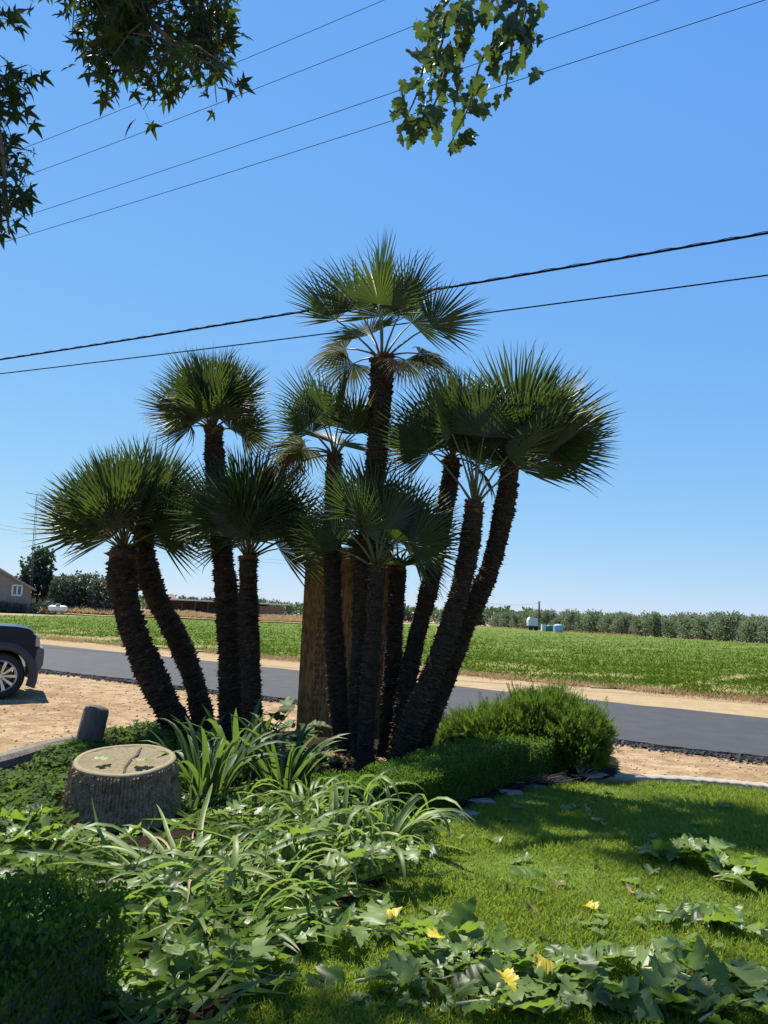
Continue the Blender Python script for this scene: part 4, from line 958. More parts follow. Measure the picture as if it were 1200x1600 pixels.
def bough(parent, origin, pts, rads, twigs, nl, spread, size, meshes, massV, as_parts, seed, hang=.6, name='limb', filt=None):
    r = random.Random(seed); P = limb(parent, pts, rads, origin=origin, name=name); b = MB(); nt_ = 0
    for k in range(twigs):
        u = r.uniform(.30, 1.0); i = min(len(P)-2, int(u*(len(P)-1))); p = P[i]
        for _ in range(40):
            e = p + Vector((r.gauss(0, 1), r.gauss(0, 1), r.gauss(-.35*hang, .7)))*spread
            if not filt or filt(e): break
        else: continue
        mid = p.lerp(e, .5) + Vector((0, 0, .12*spread))
        b.tube([p - origin, mid - origin, e - origin], [.009, .006, .003], 5)
        for j in range(nl):
            v = r.uniform(.25, 1.05); q = (p*(1-v)*(1-v) + mid*2*v*(1-v) + e*v*v) if v <= 1 else e
            d = Vector((r.gauss(0, .8), r.gauss(0, .8), -hang + r.gauss(0, .5))).normalized(); nrm = Vector((r.gauss(0, .7), r.gauss(0, .7), r.gauss(.6, .5)))
            s = size*r.uniform(.65, 1.15); q = q + d*.35*s
            if filt is out_frame and not filt(q): continue
            A = axes(d, nrm)
            if as_parts and leafcount[0] < 300:
                M4 = A.to_4x4(); M4.translation = q - origin; obj('leaf', r.choice(meshes), parent, M4=M4 @ Matrix.Scale(s, 4)); leafcount[0] += 1
            else:
                massP.append(tuple(q - origin)); massR.append(np.array(A)); massS.append(s)
    obj('twig', b.me('twig', m_bark, True), parent, kind='stuff')
yb = 4.5
def in_top(q):
    x, y = px_of(q); return y < 205 - abs(x-235)*.42*(1 if x > 235 else 1.0) + 30*math.sin(x*.06) and 112 < x < 366
def in_left(q):
    x, y = px_of(q); return x < 74 - 34*abs(math.sin(y*.0155 - .2))*(1 if y > 60 else .4) + 10 and y < 392
# parts first: the leaves one sees best
bough(st_t, o_, [(-4.45, 1.35, 5.2), (-3.2, 3.0, 5.9), tuple(D(150, -40, yb)), tuple(D(240, 40, yb)), tuple(D(300, 90, yb))], [.09, .06, .03, .018, .006], 26, 8, .34, .165, STAR, STARV, True, 1, filt=in_top)
bough(st_t, o_, [(-4.45, 1.35, 4.0), (-3.6, 3.0, 4.6), tuple(D(-60, 60, yb)), tuple(D(-5, 190, yb)), tuple(D(14, 365, yb))], [.08, .05, .03, .018, .006], 34, 8, .30, .17, STAR, STARV, True, 2, filt=in_left)
bough(st_t, o_, [(-4.45, 1.35, 5.4), (-3.0, 3.2, 6.0), tuple(D(120, -70, yb+.3)), tuple(D(190, 20, yb+.2)), tuple(D(200, 80, yb+.2))], [.09, .05, .03, .015, .006], 75, 11, .34, .15, STAR, STARV, False, 3, filt=in_top)
bough(st_t, o_, [(-4.45, 1.35, 5.6), (-3.0, 3.2, 6.2), tuple(D(240, -90, yb+.5)), tuple(D(300, 0, yb+.4)), tuple(D(330, 60, yb+.4))], [.09, .05, .03, .015, .006], 60, 11, .30, .15, STAR, STARV, False, 4, filt=in_top)
bough(st_t, o_, [(-4.45, 1.35, 4.2), (-3.8, 3.0, 4.9), tuple(D(-80, 40, yb+.3)), tuple(D(-25, 160, yb+.3)), tuple(D(0, 360, yb+.2))], [.08, .05, .03, .015, .006], 80, 10, .32, .15, STAR, STARV, False, 5, filt=in_left)
# boughs above and left of the picture that shade the lower left corner and the near grass
for i, (pts, tw, nl, sp) in enumerate([
    ([(-4.5, 1.3, 4.4), (-4.2, 3.2, 4.9), (-3.35, 4.9, 5.1), (-3.6, 6.1, 5.6)], 150, 9, .40),
    ([(-4.5, 1.3, 4.2), (-4.3, 3.4, 4.6), (-3.7, 5.2, 4.9), (-3.5, 5.7, 5.2)], 120, 9, .40),
    ([(-4.45, 1.3, 5.6), (-4.2, 3.2, 6.6), (-3.8, 5.6, 7.6), (-4.0, 7.0, 8.0)], 130, 9, .42),
    ([(-4.4, 1.4, 7.4), (-4.1, 4.4, 8.4), (-3.9, 6.6, 8.7), (-3.4, 7.9, 8.9)], 120, 9, .42),
    ([(-4.4, 1.4, 7.0), (-3.9, 4.2, 8.4), (-2.7, 7.2, 9.2), (-1.8, 8.8, 9.4)], 60, 9, .55),
    ([(-4.3, 1.5, 8.5), (-3.4, 1.8, 9.4), (-2.6, 2.2, 9.8)], 24, 9, .6),
    ([(-4.5, 1.3, 5.0), (-5.6, .6, 6.2), (-6.6, .2, 6.8)], 40, 9, .7)]):
    bough(st_t, o_, pts, [.08, .05, .03, .01], tw, nl, sp, .18, STAR, STARV, False, 10+i, filt=out_frame)
v, f = STARV[0]
V, F = scatter(v, f, np.array(massP), np.array(massR), np.array(massS)); obj('leaf_mass', mesh('leaf_mass', V, F, m_starm), st_t, kind='stuff')
# hanging branch of the lobed leaved tree standing behind, at the right
HANG = [lobed_mesh('leaf', m_hang, 700+i, fold=random.uniform(.25, .7), droop=random.uniform(.05, .4), narrow=.78) for i in range(6)]
mt = thing('mulberry_tree', 'tree whose lobed leafed branch hangs down at the top centre', 'tree', (3.4, -1.4, 0)); om = Vector(mt.location)
limb(mt, [(3.4, -1.4, -.1), (3.35, -1.3, 1.5), (3.2, -1.1, 3.2)], [.30, .24, .18], name='trunk', origin=om, n=14)
yh = 4.6
massP, massR, massS = [], [], []; leafcount[0] = 0
limb(mt, [(3.2, -1.1, 3.2), (2.9, .4, 5.0), (2.2, 2.4, 6.4), (1.4, 4.0, 6.6), tuple(D(850, -110, yh)), tuple(D(815, -5, yh))], [.15, .10, .06, .035, .018, .012], origin=om)
hb = [([(850, -110), (770, 0), (735, 50), (700, 100), (680, 160), (648, 205)], 34), ([(815, -5), (800, 40), (775, 60), (750, 100), (735, 160), (705, 222)], 34), ([(815, -5), (803, 40), (798, 90), (790, 140)], 16), ([(815, -20), (720, -10), (680, 30), (665, 90), (650, 150), (625, 200)], 36), ([(815, -5), (822, 10), (815, 50)], 9), ([(740, 50), (700, 20), (690, 70), (672, 110)], 14)]
rh = random.Random(77)
for pts, n in hb:
    n = int(n*1.1)
    P = limb(mt, [tuple(D(x, y, yh + rh.uniform(-.12, .12))) for x, y in pts], [.015, .011, .008, .004], name='twig', origin=om, n=6)
    for i in range(n):
        u = .12 + .88*(i + rh.random()*.8)/n; k = min(len(P)-2, int(u*(len(P)-1))); q = P[k].lerp(P[k+1], u*(len(P)-1) % 1)
        d = Vector((rh.gauss(-.05, .38), rh.gauss(0, .4), -1)).normalized(); s = .13*rh.uniform(.6, 1.25)
        side = Vector((rh.gauss(0, .075), rh.uniform(-.12, .12), rh.uniform(-.06, .03)))
        A = axes(d, Vector((rh.gauss(0, .6), rh.choice((-1, 1, -1)), rh.gauss(.3, .3)))).to_4x4(); A.translation = q - om + side
        obj('leaf', rh.choice(HANG), mt, M4=A @ Matrix.Scale(s, 4))
b = MB(); b.tube([D(823, 40, yh) - om, D(822, 75, yh) - om, D(820, 100, yh) - om], [.004, .003, .004], 5); obj('bare_twig', b.me('bare_twig', m_bark), mt)
for i, pts in enumerate([[(3.2, -1.1, 3.2), (2.4, -1.8, 4.8), (1.2, -2.2, 6.0)], [(3.2, -1.1, 3.2), (4.2, -1.0, 5.0), (5.4, -.8, 6.2)], [(3.2, -1.1, 3.2), (3.2, -2.6, 5.0), (3.4, -4.0, 6.0)]]):
    bough(mt, om, pts, [.13, .08, .03, .01], 40, 9, .6, .2, HANG, None, False, 30+i)
me0 = lobed_mesh('leaf', m_hangm, 760); v = np.array([q.co[:] for q in me0.vertices]); f4 = [tuple(p.vertices) for p in me0.polygons]; f = [(a, b_, c) for a, b_, c, d in f4] + [(a, c, d) for a, b_, c, d in f4]
V, F = scatter(v, f, np.array(massP), np.array(massR), np.array(massS)); obj('leaf_mass', mesh('leaf_mass', V, F, m_hangm), mt, kind='stuff')

# ------------------------------------------------------------------ overhead lines
def wire(name, label, pa, ya, pb_, yb_, r, sag, ext=.6, mat=m_wire, group=None, n=40, twist=False):
    A = D(*pa, ya); B = D(*pb_, yb_); d = B - A; A2 = A - d*ext; B2 = B + d*ext; P = []
    for i in range(n+1):
        t = i/n; p = A2.lerp(B2, t); u = (t*(1+2*ext) - ext)
        P.append(p + Vector((0, 0, -sag*4*u*(1-u))))
    b = MB(); b.tube([p - A for p in P], r, 6)
    o = obj(name, b.me(name, mat, True), loc=A); tag(o, label, 'cable', group)
    if twist:
        c = MB(); T = []
        for i in range(n*14+1):
            t = i/(n*14); k = min(n-1, int(t*n)); p = P[k].lerp(P[k+1], t*n-k); T.append(p - A + Vector((0, .6*r*math.cos(i*.8), r*1.2 + .5*r*math.sin(i*.8))))
        c.tube(T, r*.30, 5); obj('messenger_strand', c.me('messenger_strand', m_wire, True), o)
    return o
wire('power_cable', 'thick black cable, the upper of two passing behind the palm crowns', (0, 562), 35.3, (1200, 364), 21.3, .036, .08, .5, group='lower cables along the road', twist=True)
wire('power_cable', 'thinner black cable, the lower of two passing behind the palm crowns', (0, 584), 34.2, (1200, 430), 21.7, .023, .07, .5, group='lower cables along the road')
for (pa, pb_, lab) in (((80, 215), (600, 0), 'topmost thin power line crossing the upper left sky'), ((70, 264), (640, 43), 'second thin power line from the top'), ((75, 326), (1030, 0), 'third thin power line, passing behind the hanging branch'), ((60, 362), (1195, 0), 'lowest of the four thin power lines in the upper sky')):
    ya = 43.; yb_ = 43. - (pb_[0]-pa[0])/1140*17.2
    wire('power_line', lab, pa, ya, pb_, yb_, 0.0145, .1, .7, group='thin high power lines')
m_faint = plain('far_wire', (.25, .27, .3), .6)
wire('distant_line', 'faint upper line low in the left sky by the antenna', (0, 820), 150, (480, 878), 140, .035, .8, .2, m_faint, 'distant lines'); wire('distant_line', 'faint lower line low in the left sky by the antenna', (0, 826), 150, (480, 883), 140, .035, .8, .2, m_faint, 'distant lines')

# ------------------------------------------------------------------ parked car
m_paint = plain('dark_paint', (.004, .011, .020), .25, 0, 0, .25); m_black = plain('black_trim', (.035, .037, .042), .55); m_rubber = plain('rubber', (.018, .018, .019), .8)
m_alloy = plain('alloy', (.62, .62, .60), .32, .85); m_glass = plain('tinted_glass', (.012, .015, .018), .06, 0, .5); m_lamp = plain('lamp_lens', (.34, .30, .30), .15, 0, .5); m_grey = plain('grey_trim', (.09, .095, .105), .5); m_brake = plain('brake', (.10, .095, .09), .5, .6)
fw = G(-4, 1092)                                             # front wheel of the near side touches here
car = thing('parked_car', 'dark blue off-road car with alloy wheels, its front reaching in at the left', 'car', (0, 0, 0), 0)
yaw = R_(26); Wc = 1.90; RW = .395
car.rotation_euler = (0, 0, yaw)
car.location = fw - Matrix.Rotation(yaw, 3, 'Z') @ Vector((0, -Wc/2 + .06, 0)) - Vector((0, 0, .01))
# local: x forward, origin midway between the front wheels; rear axle at -2.885
def arch(cx, r, n=12): return [(cx + r*math.cos(a), RW + r*math.sin(a)) for a in np.linspace(-.25, math.pi+.25, n)]
ra_ = .49
body = [(.56, .42)] + arch(0, ra_) + [(-.5, .36), (-2.4, .36)] + arch(-2.885, ra_) + [(-3.72, .50), (-3.92, .62), (-3.95, 1.10), (-3.90, 1.20), (-1.0, 1.22), (-.88, 1.215), (-.2, 1.205), (.24, 1.19), (.42, 1.17), (.52, 1.10), (.57, .95), (.57, .5)]
b = MB(); b.prism(body, -Wc/2+.03, Wc/2-.03); obj('body', b.me('body', m_paint), car, bevel=.045)
b = MB(); b.prism([(-.30, 1.16), (.30, 1.15), (.465, 1.13), (.47, 1.17), (.38, 1.225), (.18, 1.255), (-.3, 1.275), (-.92, 1.29), (-.92, 1.19)], -.86, .86); obj('bonnet', b.me('bonnet', m_paint), car, bevel=.03)
cab = [(-.86, 1.20), (-1.42, 1.80), (-1.60, 1.86), (-2.6, 1.90), (-3.80, 1.88), (-3.92, 1.20)]
b = MB(); b.prism(cab, -Wc/2+.10, Wc/2-.10); obj('cabin', b.me('cabin', m_paint), car, bevel=.05)
for s in (-1, 1):
    y0, y1 = (-Wc/2+.092, -Wc/2+.11) if s < 0 else (Wc/2-.11, Wc/2-.092)
    for poly in ([(-1.02, 1.25), (-1.46, 1.74), (-1.95, 1.76), (-1.95, 1.25)], [(-2.03, 1.25), (-2.03, 1.76), (-2.85, 1.78), (-2.85, 1.25)], [(-2.95, 1.25), (-2.95, 1.78), (-3.7, 1.76), (-3.8, 1.25)]):
        b = MB(); b.prism(poly, y0, y1); obj('side_window', b.me('side_window', m_glass), car)
    b = MB(); b.box((-1.05, s*(Wc/2+.08), 1.24), (.12, .22, .20)); obj('wing_mirror', b.me('wing_mirror', m_black), car, bevel=.03)
    for cx in (0, -2.885):                                   # wheel arch flares
        b = MB(); V = []; F = []; aa = np.linspace(-.35, math.pi+.35, 20)
        for a in aa:
            c_, s_ = math.cos(a), math.sin(a); oy = s*(Wc/2+.015); iy = s*(Wc/2-.10)
            V += [(cx+(ra_-.045)*c_, iy, RW+(ra_-.035)*s_), (cx+(ra_-.035)*c_, oy, RW+(ra_-.035)*s_), (cx+(ra_+.095)*c_, oy-.005*s, RW+(ra_+.095)*s_), (cx+(ra_+.115)*c_, s*(Wc/2-.04), RW+(ra_+.115)*s_)]
        F = [(i*4+k, i*4+4+k, i*4+5+k, i*4+1+k) for i in range(19) for k in range(3)]
        b.add(V, F); obj('wheel_arch', b.me('wheel_arch', m_black, True), car)
    b = MB(); b.prism([(.51, .915), (.585, .915), (.588, 1.0), (.545, 1.10), (.51, 1.13)], s*(Wc/2-.40) if s > 0 else -Wc/2+.012, Wc/2-.012 if s > 0 else -(Wc/2-.40)); obj('headlight', b.me('headlight', m_lamp), car, bevel=.02)
    for cx in (0, -2.885):
        w = MB(); y = s*(Wc/2-.06); sg = -s
        tyre = [(.27, .0), (.30, -.012), (.355, -.016), (.385, -.004), (RW, .03), (RW, .20), (.385, .235), (.30, .24), (.26, .2)]
        w.lathe([(r, sg*h + y) for r, h in tyre], 48, (cx, 0, RW), 'y'); wo_ = obj('wheel', w.me('wheel', m_rubber, True), car); wo_.name = 'wheel'
        b = MB(); b.lathe([(.272, y+sg*.03), (.272, y-.006*sg), (.262, y-.010*sg), (.250, y+sg*.004), (.246, y+sg*.06), (.23, y+sg*.14)], 48, (cx, 0, RW), 'y')
        for k in range(10):
            a = 6.2832*k/10; ca, sa = math.cos(a), math.sin(a)
            def q(r, t, h): return (cx + r*ca - t*sa, y + sg*h, RW + r*sa + t*ca)
            V = [q(.05, -.014, .012), q(.05, .014, .012), q(.252, .026, .002), q(.252, -.026, .002), q(.05, -.02, .06), q(.05, .02, .06), q(.252, .03, .04), q(.252, -.03, .04)]
            b.add(V, [(0, 1, 2, 3), (0, 4, 5, 1), (1, 5, 6, 2), (3, 7, 4, 0), (2, 6, 7, 3)])
        b.lathe([(0, y+sg*.004), (.035, y+sg*.004), (.045, y+sg*.012), (.078, y+sg*.014), (.085, y+sg*.06)], 24, (cx, 0, RW), 'y')
        obj('rim', b.me('rim', m_alloy), wo_)
        b = MB()
        for k in range(5):
            a = 6.2832*k/5 + .3; b.lathe([(.0, y-sg*.002), (.012, y-sg*.002), (.013, y+sg*.02)], 8, (cx+.060*math.cos(a), 0, RW+.060*math.sin(a)), 'y')
        obj('wheel_nut', b.me('wheel_nut', m_brake), wo_, kind='stuff')
        b = MB(); b.lathe([(.0, y+sg*.085), (.19, y+sg*.085), (.20, y+sg*.11), (0, y+sg*.11)], 28, (cx, 0, RW), 'y'); obj('brake_disc', b.me('brake_disc', m_brake), wo_)
b = MB(); b.prism([(.42, .40), (.54, .37), (.63, .50), (.67, .60), (.67, .86), (.64, .90), (.57, .90), (.54, .88), (.52, .62)], -Wc/2+.02, Wc/2-.02); obj('bumper', b.me('bumper', m_grey), car, bevel=.04)
b = MB(); b.box((.58, 0, 1.0), (.02, 1.2, .13)); obj('grille', b.me('grille', m_black), car)
b = MB(); b.add([(-.92, -.78, 1.235), (-.92, .78, 1.235), (-1.44, .72, 1.805), (-1.44, -.72, 1.805)], [(0, 1, 2, 3)]); wsd = obj('windscreen', b.me('windscreen', m_glass), car); wsd.location = (.018, 0, .012)

# ------------------------------------------------------------------ house, antenna, shed and tanks beyond the field
def S(px, y): return y/1200*px                               # length of px photo pixels at distance y
m_stucco = noisy('stucco', [(.3, (.216, .172, .140)), (.7, (.264, .212, .172))], 1.2, .95, .3, 30); m_roof = noisy('roof_shingle', [(.3, (.160, .124, .104)), (.7, (.232, .184, .152))], 3, .9, .4, 20)
m_white = plain('white_paint', (.612, .603, .578), .5); m_pane = plain('pane', (.085, .102, .119), .1); m_fascia = plain('fascia', (.255, .221, .196), .7)
yH = 110; rc = D(46, 953, yH); gz = float(bank_z(np.array([rc.x]), np.array([yH]))[0]) - .1
zE = D(47, 920, yH).z; zb = gz; eW = S(176, yH); hx = -eW/2; apex = zE + S(80, yH)*.62
HR = R_(25); hc = Vector((rc.x, yH, zb)) - Matrix.Rotation(HR, 3, 'Z') @ Vector((eW/2, 0, 0))
house = thing('house', 'tan stucco house with a gable roof at the far left beyond the field', 'house', hc, HR)
HH = zE - zb; AP = apex - zb
b = MB(); b.prism([(-eW/2, 0), (eW/2, 0), (eW/2, HH), (0, AP), (-eW/2, HH)], 0, 12); obj('wall', b.me('wall', m_stucco), house)
sl_ = (AP-HH)/(eW/2)
for s in (-1, 1):
    b = MB(); o1 = .5; b.prism([(s*0, AP+.06), (s*(eW/2+o1), HH+.06 - sl_*o1), (s*(eW/2+o1), HH+.26 - sl_*o1), (0, AP+.26)], -.5, 12.5); obj('roof', b.me('roof', m_roof), house)
    b = MB(); b.prism([(0, AP-.02), (s*(eW/2+o1), HH-.02 - sl_*o1), (s*(eW/2+o1), HH+.28 - sl_*o1), (0, AP+.28)], -.56, -.505); obj('fascia', b.me('fascia', m_fascia), house)
wx, wz = eW/2 - S(20, yH), D(29, 922.5, yH).z - zb; ww, wh = S(13, yH), S(15, yH)
b = MB()
for (cx_, cz_, sx_, sz_) in ((0, wh/2, ww, .12), (0, -wh/2, ww, .12), (-ww/2, 0, .12, wh), (ww/2, 0, .12, wh), (0, 0, .1, wh)): b.box((wx+cx_, -.04, wz+cz_), (sx_+.1, .09, sz_+.1))
wf = obj('window', b.me('window', m_white), house)
for s in (-1, 1): b = MB(); b.box((wx+s*ww/4, -.012, wz), (ww/2-.12, .02, wh-.12)); obj('pane', b.me('pane', m_pane), wf)
pxp = eW/2 - S(30, yH); b = MB(); b.tube([(pxp, -.08, .2), (pxp, -.08, HH*.9)], .07, 6); obj('drain_pipe', b.me('drain_pipe', m_fascia), house)
# antenna mast
yA = 118; pbse = D(46, 950, yA); ptop = D(58, 772, yA); am = thing('antenna_mast', 'thin lattice antenna mast rising above the tree by the house', 'antenna', (pbse.x, yA, gz))
Ha = ptop.z - gz; b = MB(); w0, w1 = .22, .14; m_steel = plain('steel', (.13, .14, .15), .5, .4); lx = ptop.x - pbse.x
L3 = lambda t, k: Vector((lx*t, 0, 0)) + Vector(((w0+(w1-w0)*t)*math.cos(2.094*k+.5), (w0+(w1-w0)*t)*math.sin(2.094*k+.5), Ha*.93*t))
for k in range(3): b.tube([L3(0, k), L3(1, k)], .035, 5)
for j in range(34):
    for k in range(3): b.tube([L3(j/34, k), L3(j/34, k+1)], .025, 4, False)
b.tube([(lx, 0, Ha*.92), (lx, 0, Ha)], .05, 6); obj('lattice_mast', b.me('lattice_mast', m_steel, True), am)
b = MB(); bl = S(22, yA); b.tube([(lx-bl*.75, 0, Ha+.15), (lx+bl*.6, 0, Ha-.25)], .04, 5)
for j in range(9):
    t = j/8; c_ = Vector((lx-bl*.75+bl*1.35*t, 0, Ha+.15-.4*t)); b.tube([c_+Vector((0, -.9+.3*t, 0)), c_+Vector((0, .9-.3*t, 0))], .025, 4)
obj('antenna_boom', b.me('antenna_boom', m_steel, True), am)
# trees and bushes
def leaf_tree(name, label, cat, loc, H_, crown, nleaf, size, mat, seed, group=None, trunk_h=None, stems=5, tr=.16):
    """crown: list of (x, y, z, rx, ry, rz) relative to the foot"""
    t = thing(name, label, cat, loc, 0, group); r = random.Random(seed); g_ = np.random.default_rng(seed); b = MB(); ta = []
    b.tube([(0, 0, -.2), (.02, 0, H_*.25), (-.03, .02, H_*.5), (0, 0, H_*.8)], [tr, tr*.8, tr*.5, tr*.15], 8)
    P = []; N = []
    tot = sum(c[3]*c[5] for c in crown)
    for c in crown:
        n = int(nleaf*c[3]*c[5]/tot); v = g_.normal(size=(n, 3)); v /= np.linalg.norm(v, axis=1, keepdims=True)
        lump = .72 + .5*noise2(v[:, 0]*2.2+c[0]*3+v[:, 1], v[:, 2]*2.2+c[2]*3, .7, seed)
        rad = (1 - .6*g_.random(n)**2)*lump
        P.append(np.array(c[:3]) + v*np.array(c[3:])*rad[:, None]); N.append(v)
        for _ in range(stems):
            e = np.array(c[:3]) + r.uniform(.3, .95)*rand_dirs(1)[0]*np.array(c[3:]); s = Vector((0, 0, H_*r.uniform(.15, .5)))
            b.tube([s, s.lerp(Vector(e), .5) + Vector((0, 0, -.05*H_)), Vector(e)], [tr*.35, tr*.22, tr*.06], 5)
    P = np.concatenate(P); N = np.concatenate(N); k = P[:, 2] > .1; P, N = P[k], N[k]; n = len(P)
    dd = N*.6 + g_.normal(0, .6, (n, 3)); V, F = scatter(oval, ovalF, P, frames(dd, g_.normal(size=(n, 3)) + np.array([0, 0, .8])), size*(.6+.8*g_.random(n)))
    obj('trunk', b.me('trunk', m_bark, True), t); obj('crown', mesh('crown', V, F, mat), t, kind='stuff'); return t
p = D(56, 950, 122); s = S(1, 122)
leaf_tree('shade_tree', 'dark tapering tree beside the house with the antenna above it', 'tree', (p.x, 122, gz-.2), 11, [(0, 0, 44*s, 27*s, 2.6, 20*s), (-3*s, 0, 70*s, 24*s, 2.2, 22*s), (2*s, 0, 88*s, 16*s, 1.6, 16*s), (20*s, 0, 44*s, 24*s, 2, 15*s), (-12*s, 0, 56*s, 20*s, 2, 14*s)], 3000, .58, m_pine, 5, stems=9)
for i, (px, yy, w, h, lab) in enumerate([(103, 118, 24, 52, 'grey green bush left in the thicket beyond the field'), (132, 120, 26, 58, 'tallest grey green bush in the middle of the thicket'), (165, 118, 26, 52, 'grey green bush of the thicket beside the far left palm trunk'), (195, 121, 18, 30, 'low grey bush of the thicket right behind the curved palm')]):
    p = D(px, 952, yy); s = S(1, yy); h *= 1.18; w *= 1.15
    leaf_tree('thicket_bush', lab, 'bush', (p.x, yy, gz-.2), h*s, [(0, 0, h*s*.5, w*s, 2.5, h*s*.46), (-w*s*.4, 0, h*s*.68, w*s*.5, 2, h*s*.3), (w*s*.45, 0, h*s*.6, w*s*.5, 2, h*s*.36)], 3600, .42, m_olive, 20+i, 'bushes of the thicket')
for i, (px, w, lab) in enumerate([(72, 22, 'low dark shrub at the house corner'), (5, 14, 'low bluish shrub against the house wall'), (30, 12, 'low shrub under the house window')]):
    p = D(px, 951, 109); s = S(1, 109)
    leaf_tree('low_shrub', lab, 'shrub', (p.x, 108.5, gz-.1), 1.2, [(0, 0, 8*s, w*s, 1.2, (14 if i == 0 else 8)*s)], 900, .30, m_pine if i == 0 else m_olive, 40+i, 'low shrubs by the house', tr=.05)
# pale barn behind, propane tank
p = D(80, 930, 150); s = S(1, 150)
bn_ = thing('pale_barn', 'pale low barn roof showing between the tree and the thicket', 'barn', (p.x, 150, gz)); b = MB(); b.box((0, 0, 1.4), (60*s, 8, 2.8)); obj('wall', b.me('wall', m_stucco), bn_)
b = MB(); b.prism([(-32*s, 2.8), (32*s, 2.8), (32*s, 3.0), (-32*s, 3.0)], -4.5, 4.5); b.add([(-32*s, -4.5, 3.0), (32*s, -4.5, 3.0), (32*s, 0, 5.0), (-32*s, 0, 5.0), (-32*s, 4.5, 3.0), (32*s, 4.5, 3.0)], [(0, 1, 2, 3), (3, 2, 5, 4)]); obj('roof', b.me('roof', plain('pale_roof', (.62, .56, .45), .7)), bn_)
yP = 107; p = D(90, 953, yP); s = S(1, yP); pt_ = thing('propane_tank', 'white rounded propane tank lying in the dry weeds by the thicket', 'tank', (p.x, yP, p.z-.45))
b = MB(); L_ = 15*s; rr_ = 4.6*s; b.lathe([(0, -L_)] + [(rr_*math.cos(a), -L_+rr_*(1-abs(math.sin(a)))) for a in (-1.3, -.9, -.45, 0)] + [(rr_, L_-rr_)] + [(rr_*math.cos(a), L_-rr_+rr_*math.sin(a)) for a in (.45, .9, 1.3)] + [(0, L_)], 20, (0, 0, rr_+.25), 'x'); obj('vessel', b.me('vessel', m_white, True), pt_)
b = MB(); b.lathe([(.0, 2*rr_+.5), (.3, 2*rr_+.46), (.34, 2*rr_+.15)], 14); obj('valve_dome', b.me('valve_dome', m_fascia, True), pt_)
for s_ in (-1, 1): b = MB(); b.box((s_*L_*.5, 0, .12), (.25, .8, .3)); obj('saddle', b.me('saddle', m_conc), pt_)
# long open shed with a brown end room
yS = 128; a_ = D(262, 957, yS); c_ = D(443, 962, yS+10); m_tin = plain('tin_roof', (.62, .60, .56), .45, .3); m_brownwall = noisy('brown_board', [(.3, (.19, .11, .07)), (.7, (.28, .17, .11))], 2, .9, .2, 10)
sh = thing('open_shed', 'long low shed with pale tin roof, dark open bays and brown end room', 'shed', (a_.x, yS, -.02), math.atan2(10, c_.x-a_.x)); SL = (Vector(c_)-Vector(a_)).xy.length; zr = D(265, 938, yS).z + .1; dS = 7
b = MB(); b.prism([(-.6, zr), (SL+.8, zr), (SL+.8, zr+.22), (-.6, zr+.22)], -.9, dS+.4); ro = obj('roof', b.me('roof', m_tin), sh)
b = MB(); b.box((SL*.5, dS, zr/2), (SL, .12, zr)); obj('back_wall', b.me('back_wall', m_brownwall), sh)
b = MB(); b.box((SL*.89, dS/2, (zr-.35)/2), (SL*.22, dS-.3, zr-.35)); obj('end_room', b.me('end_room', m_brownwall), sh)
for j in range(8):
    b = MB(); b.box((SL*.76*j/7, -.1, zr/2), (.16, .16, zr-.004)); obj('post', b.me('post', m_bark), sh)
for j in range(5):
    r = random.Random(j); b = MB(); w_, h_ = r.uniform(1.5, 3), r.uniform(.8, 1.7); b.box((0, 0, h_/2), (w_, 1.6, h_)); b.box((w_*.1, .1, h_+.15), (w_*.6, 1, .3))
    hx_ = sh.matrix_basis @ Vector((SL*(.08+.15*j), 3, 0)); o = obj('stored_crate', b.me('stored_crate', m_black), loc=(hx_.x, hx_.y, 0)); tag(o, 'dark covered load stored in the shade of the long open shed', 'crate', 'loads in the shed')
yB = 150; p = D(264, 940, yB); s = S(1, yB); ba = thing('red_barn', 'small reddish barn roof peeking out behind the curved palm trunk', 'barn', (p.x-1, yB, 0)); zz = D(264, 929, yB).z
b = MB(); b.box((0, 2, (zz-1.2)/2), (26*s, 5, zz-1.2)); obj('wall', b.me('wall', m_stucco), ba)
b = MB(); b.prism([(-15*s, zz-1.4), (15*s, zz-1.4), (4*s, zz+.1), (-4*s, zz+.1)], -.6, 4.8); obj('roof', b.me('roof', plain('red_roof', (.36, .19, .14), .8)), ba)
# utility pole, trailer and tanks at the orchard corner
yU = 165; p = D(842, 980, yU); tpz = D(842, 939, yU).z
up_ = thing('utility_pole', 'slim wooden utility pole at the corner of the orchard', 'pole', (p.x, yU, 0)); b = MB(); b.tube([(0, 0, 0), (0, 0, tpz)], [.24, .18], 8); obj('pole_shaft', b.me('pole_shaft', m_bark, True), up_)
b = MB(); b.tube([(-.5, 0, tpz-.5), (.1, 0, tpz-.4)], .06, 5); obj('insulator_arm', b.me('insulator_arm', m_bark), up_)
wire('pole_wire', 'thin wire running left from the orchard utility pole', (838, 943), 165, (755, 941), 165, .03, .45, .0, m_faint)
yT = 158; s = S(1, yT)
p = D(832, 983, yT); tr_ = thing('white_trailer', 'white hopper trailer parked left of the utility pole', 'trailer', (p.x, yT, 0)); 
b = MB(); b.prism([(-8*s, 1.0), (7*s, 1.0), (7*s, 2.2), (6*s, 2.5), (-5*s, 2.7), (-8*s, 2.1)], -1, 1); obj('hopper', b.me('hopper', m_white), tr_); b = MB(); b.box((0, 0, .75), (14*s, 1.6, .3)); obj('chassis', b.me('chassis', m_black), tr_)
for q_ in (-4, 4):
    b = MB(); b.lathe([(0, -.95), (.42, -.95), (.42, -.65), (0, -.65)], 16, (q_*s, 0, .42), 'y'); obj('wheel', b.me('wheel', m_rubber), tr_)
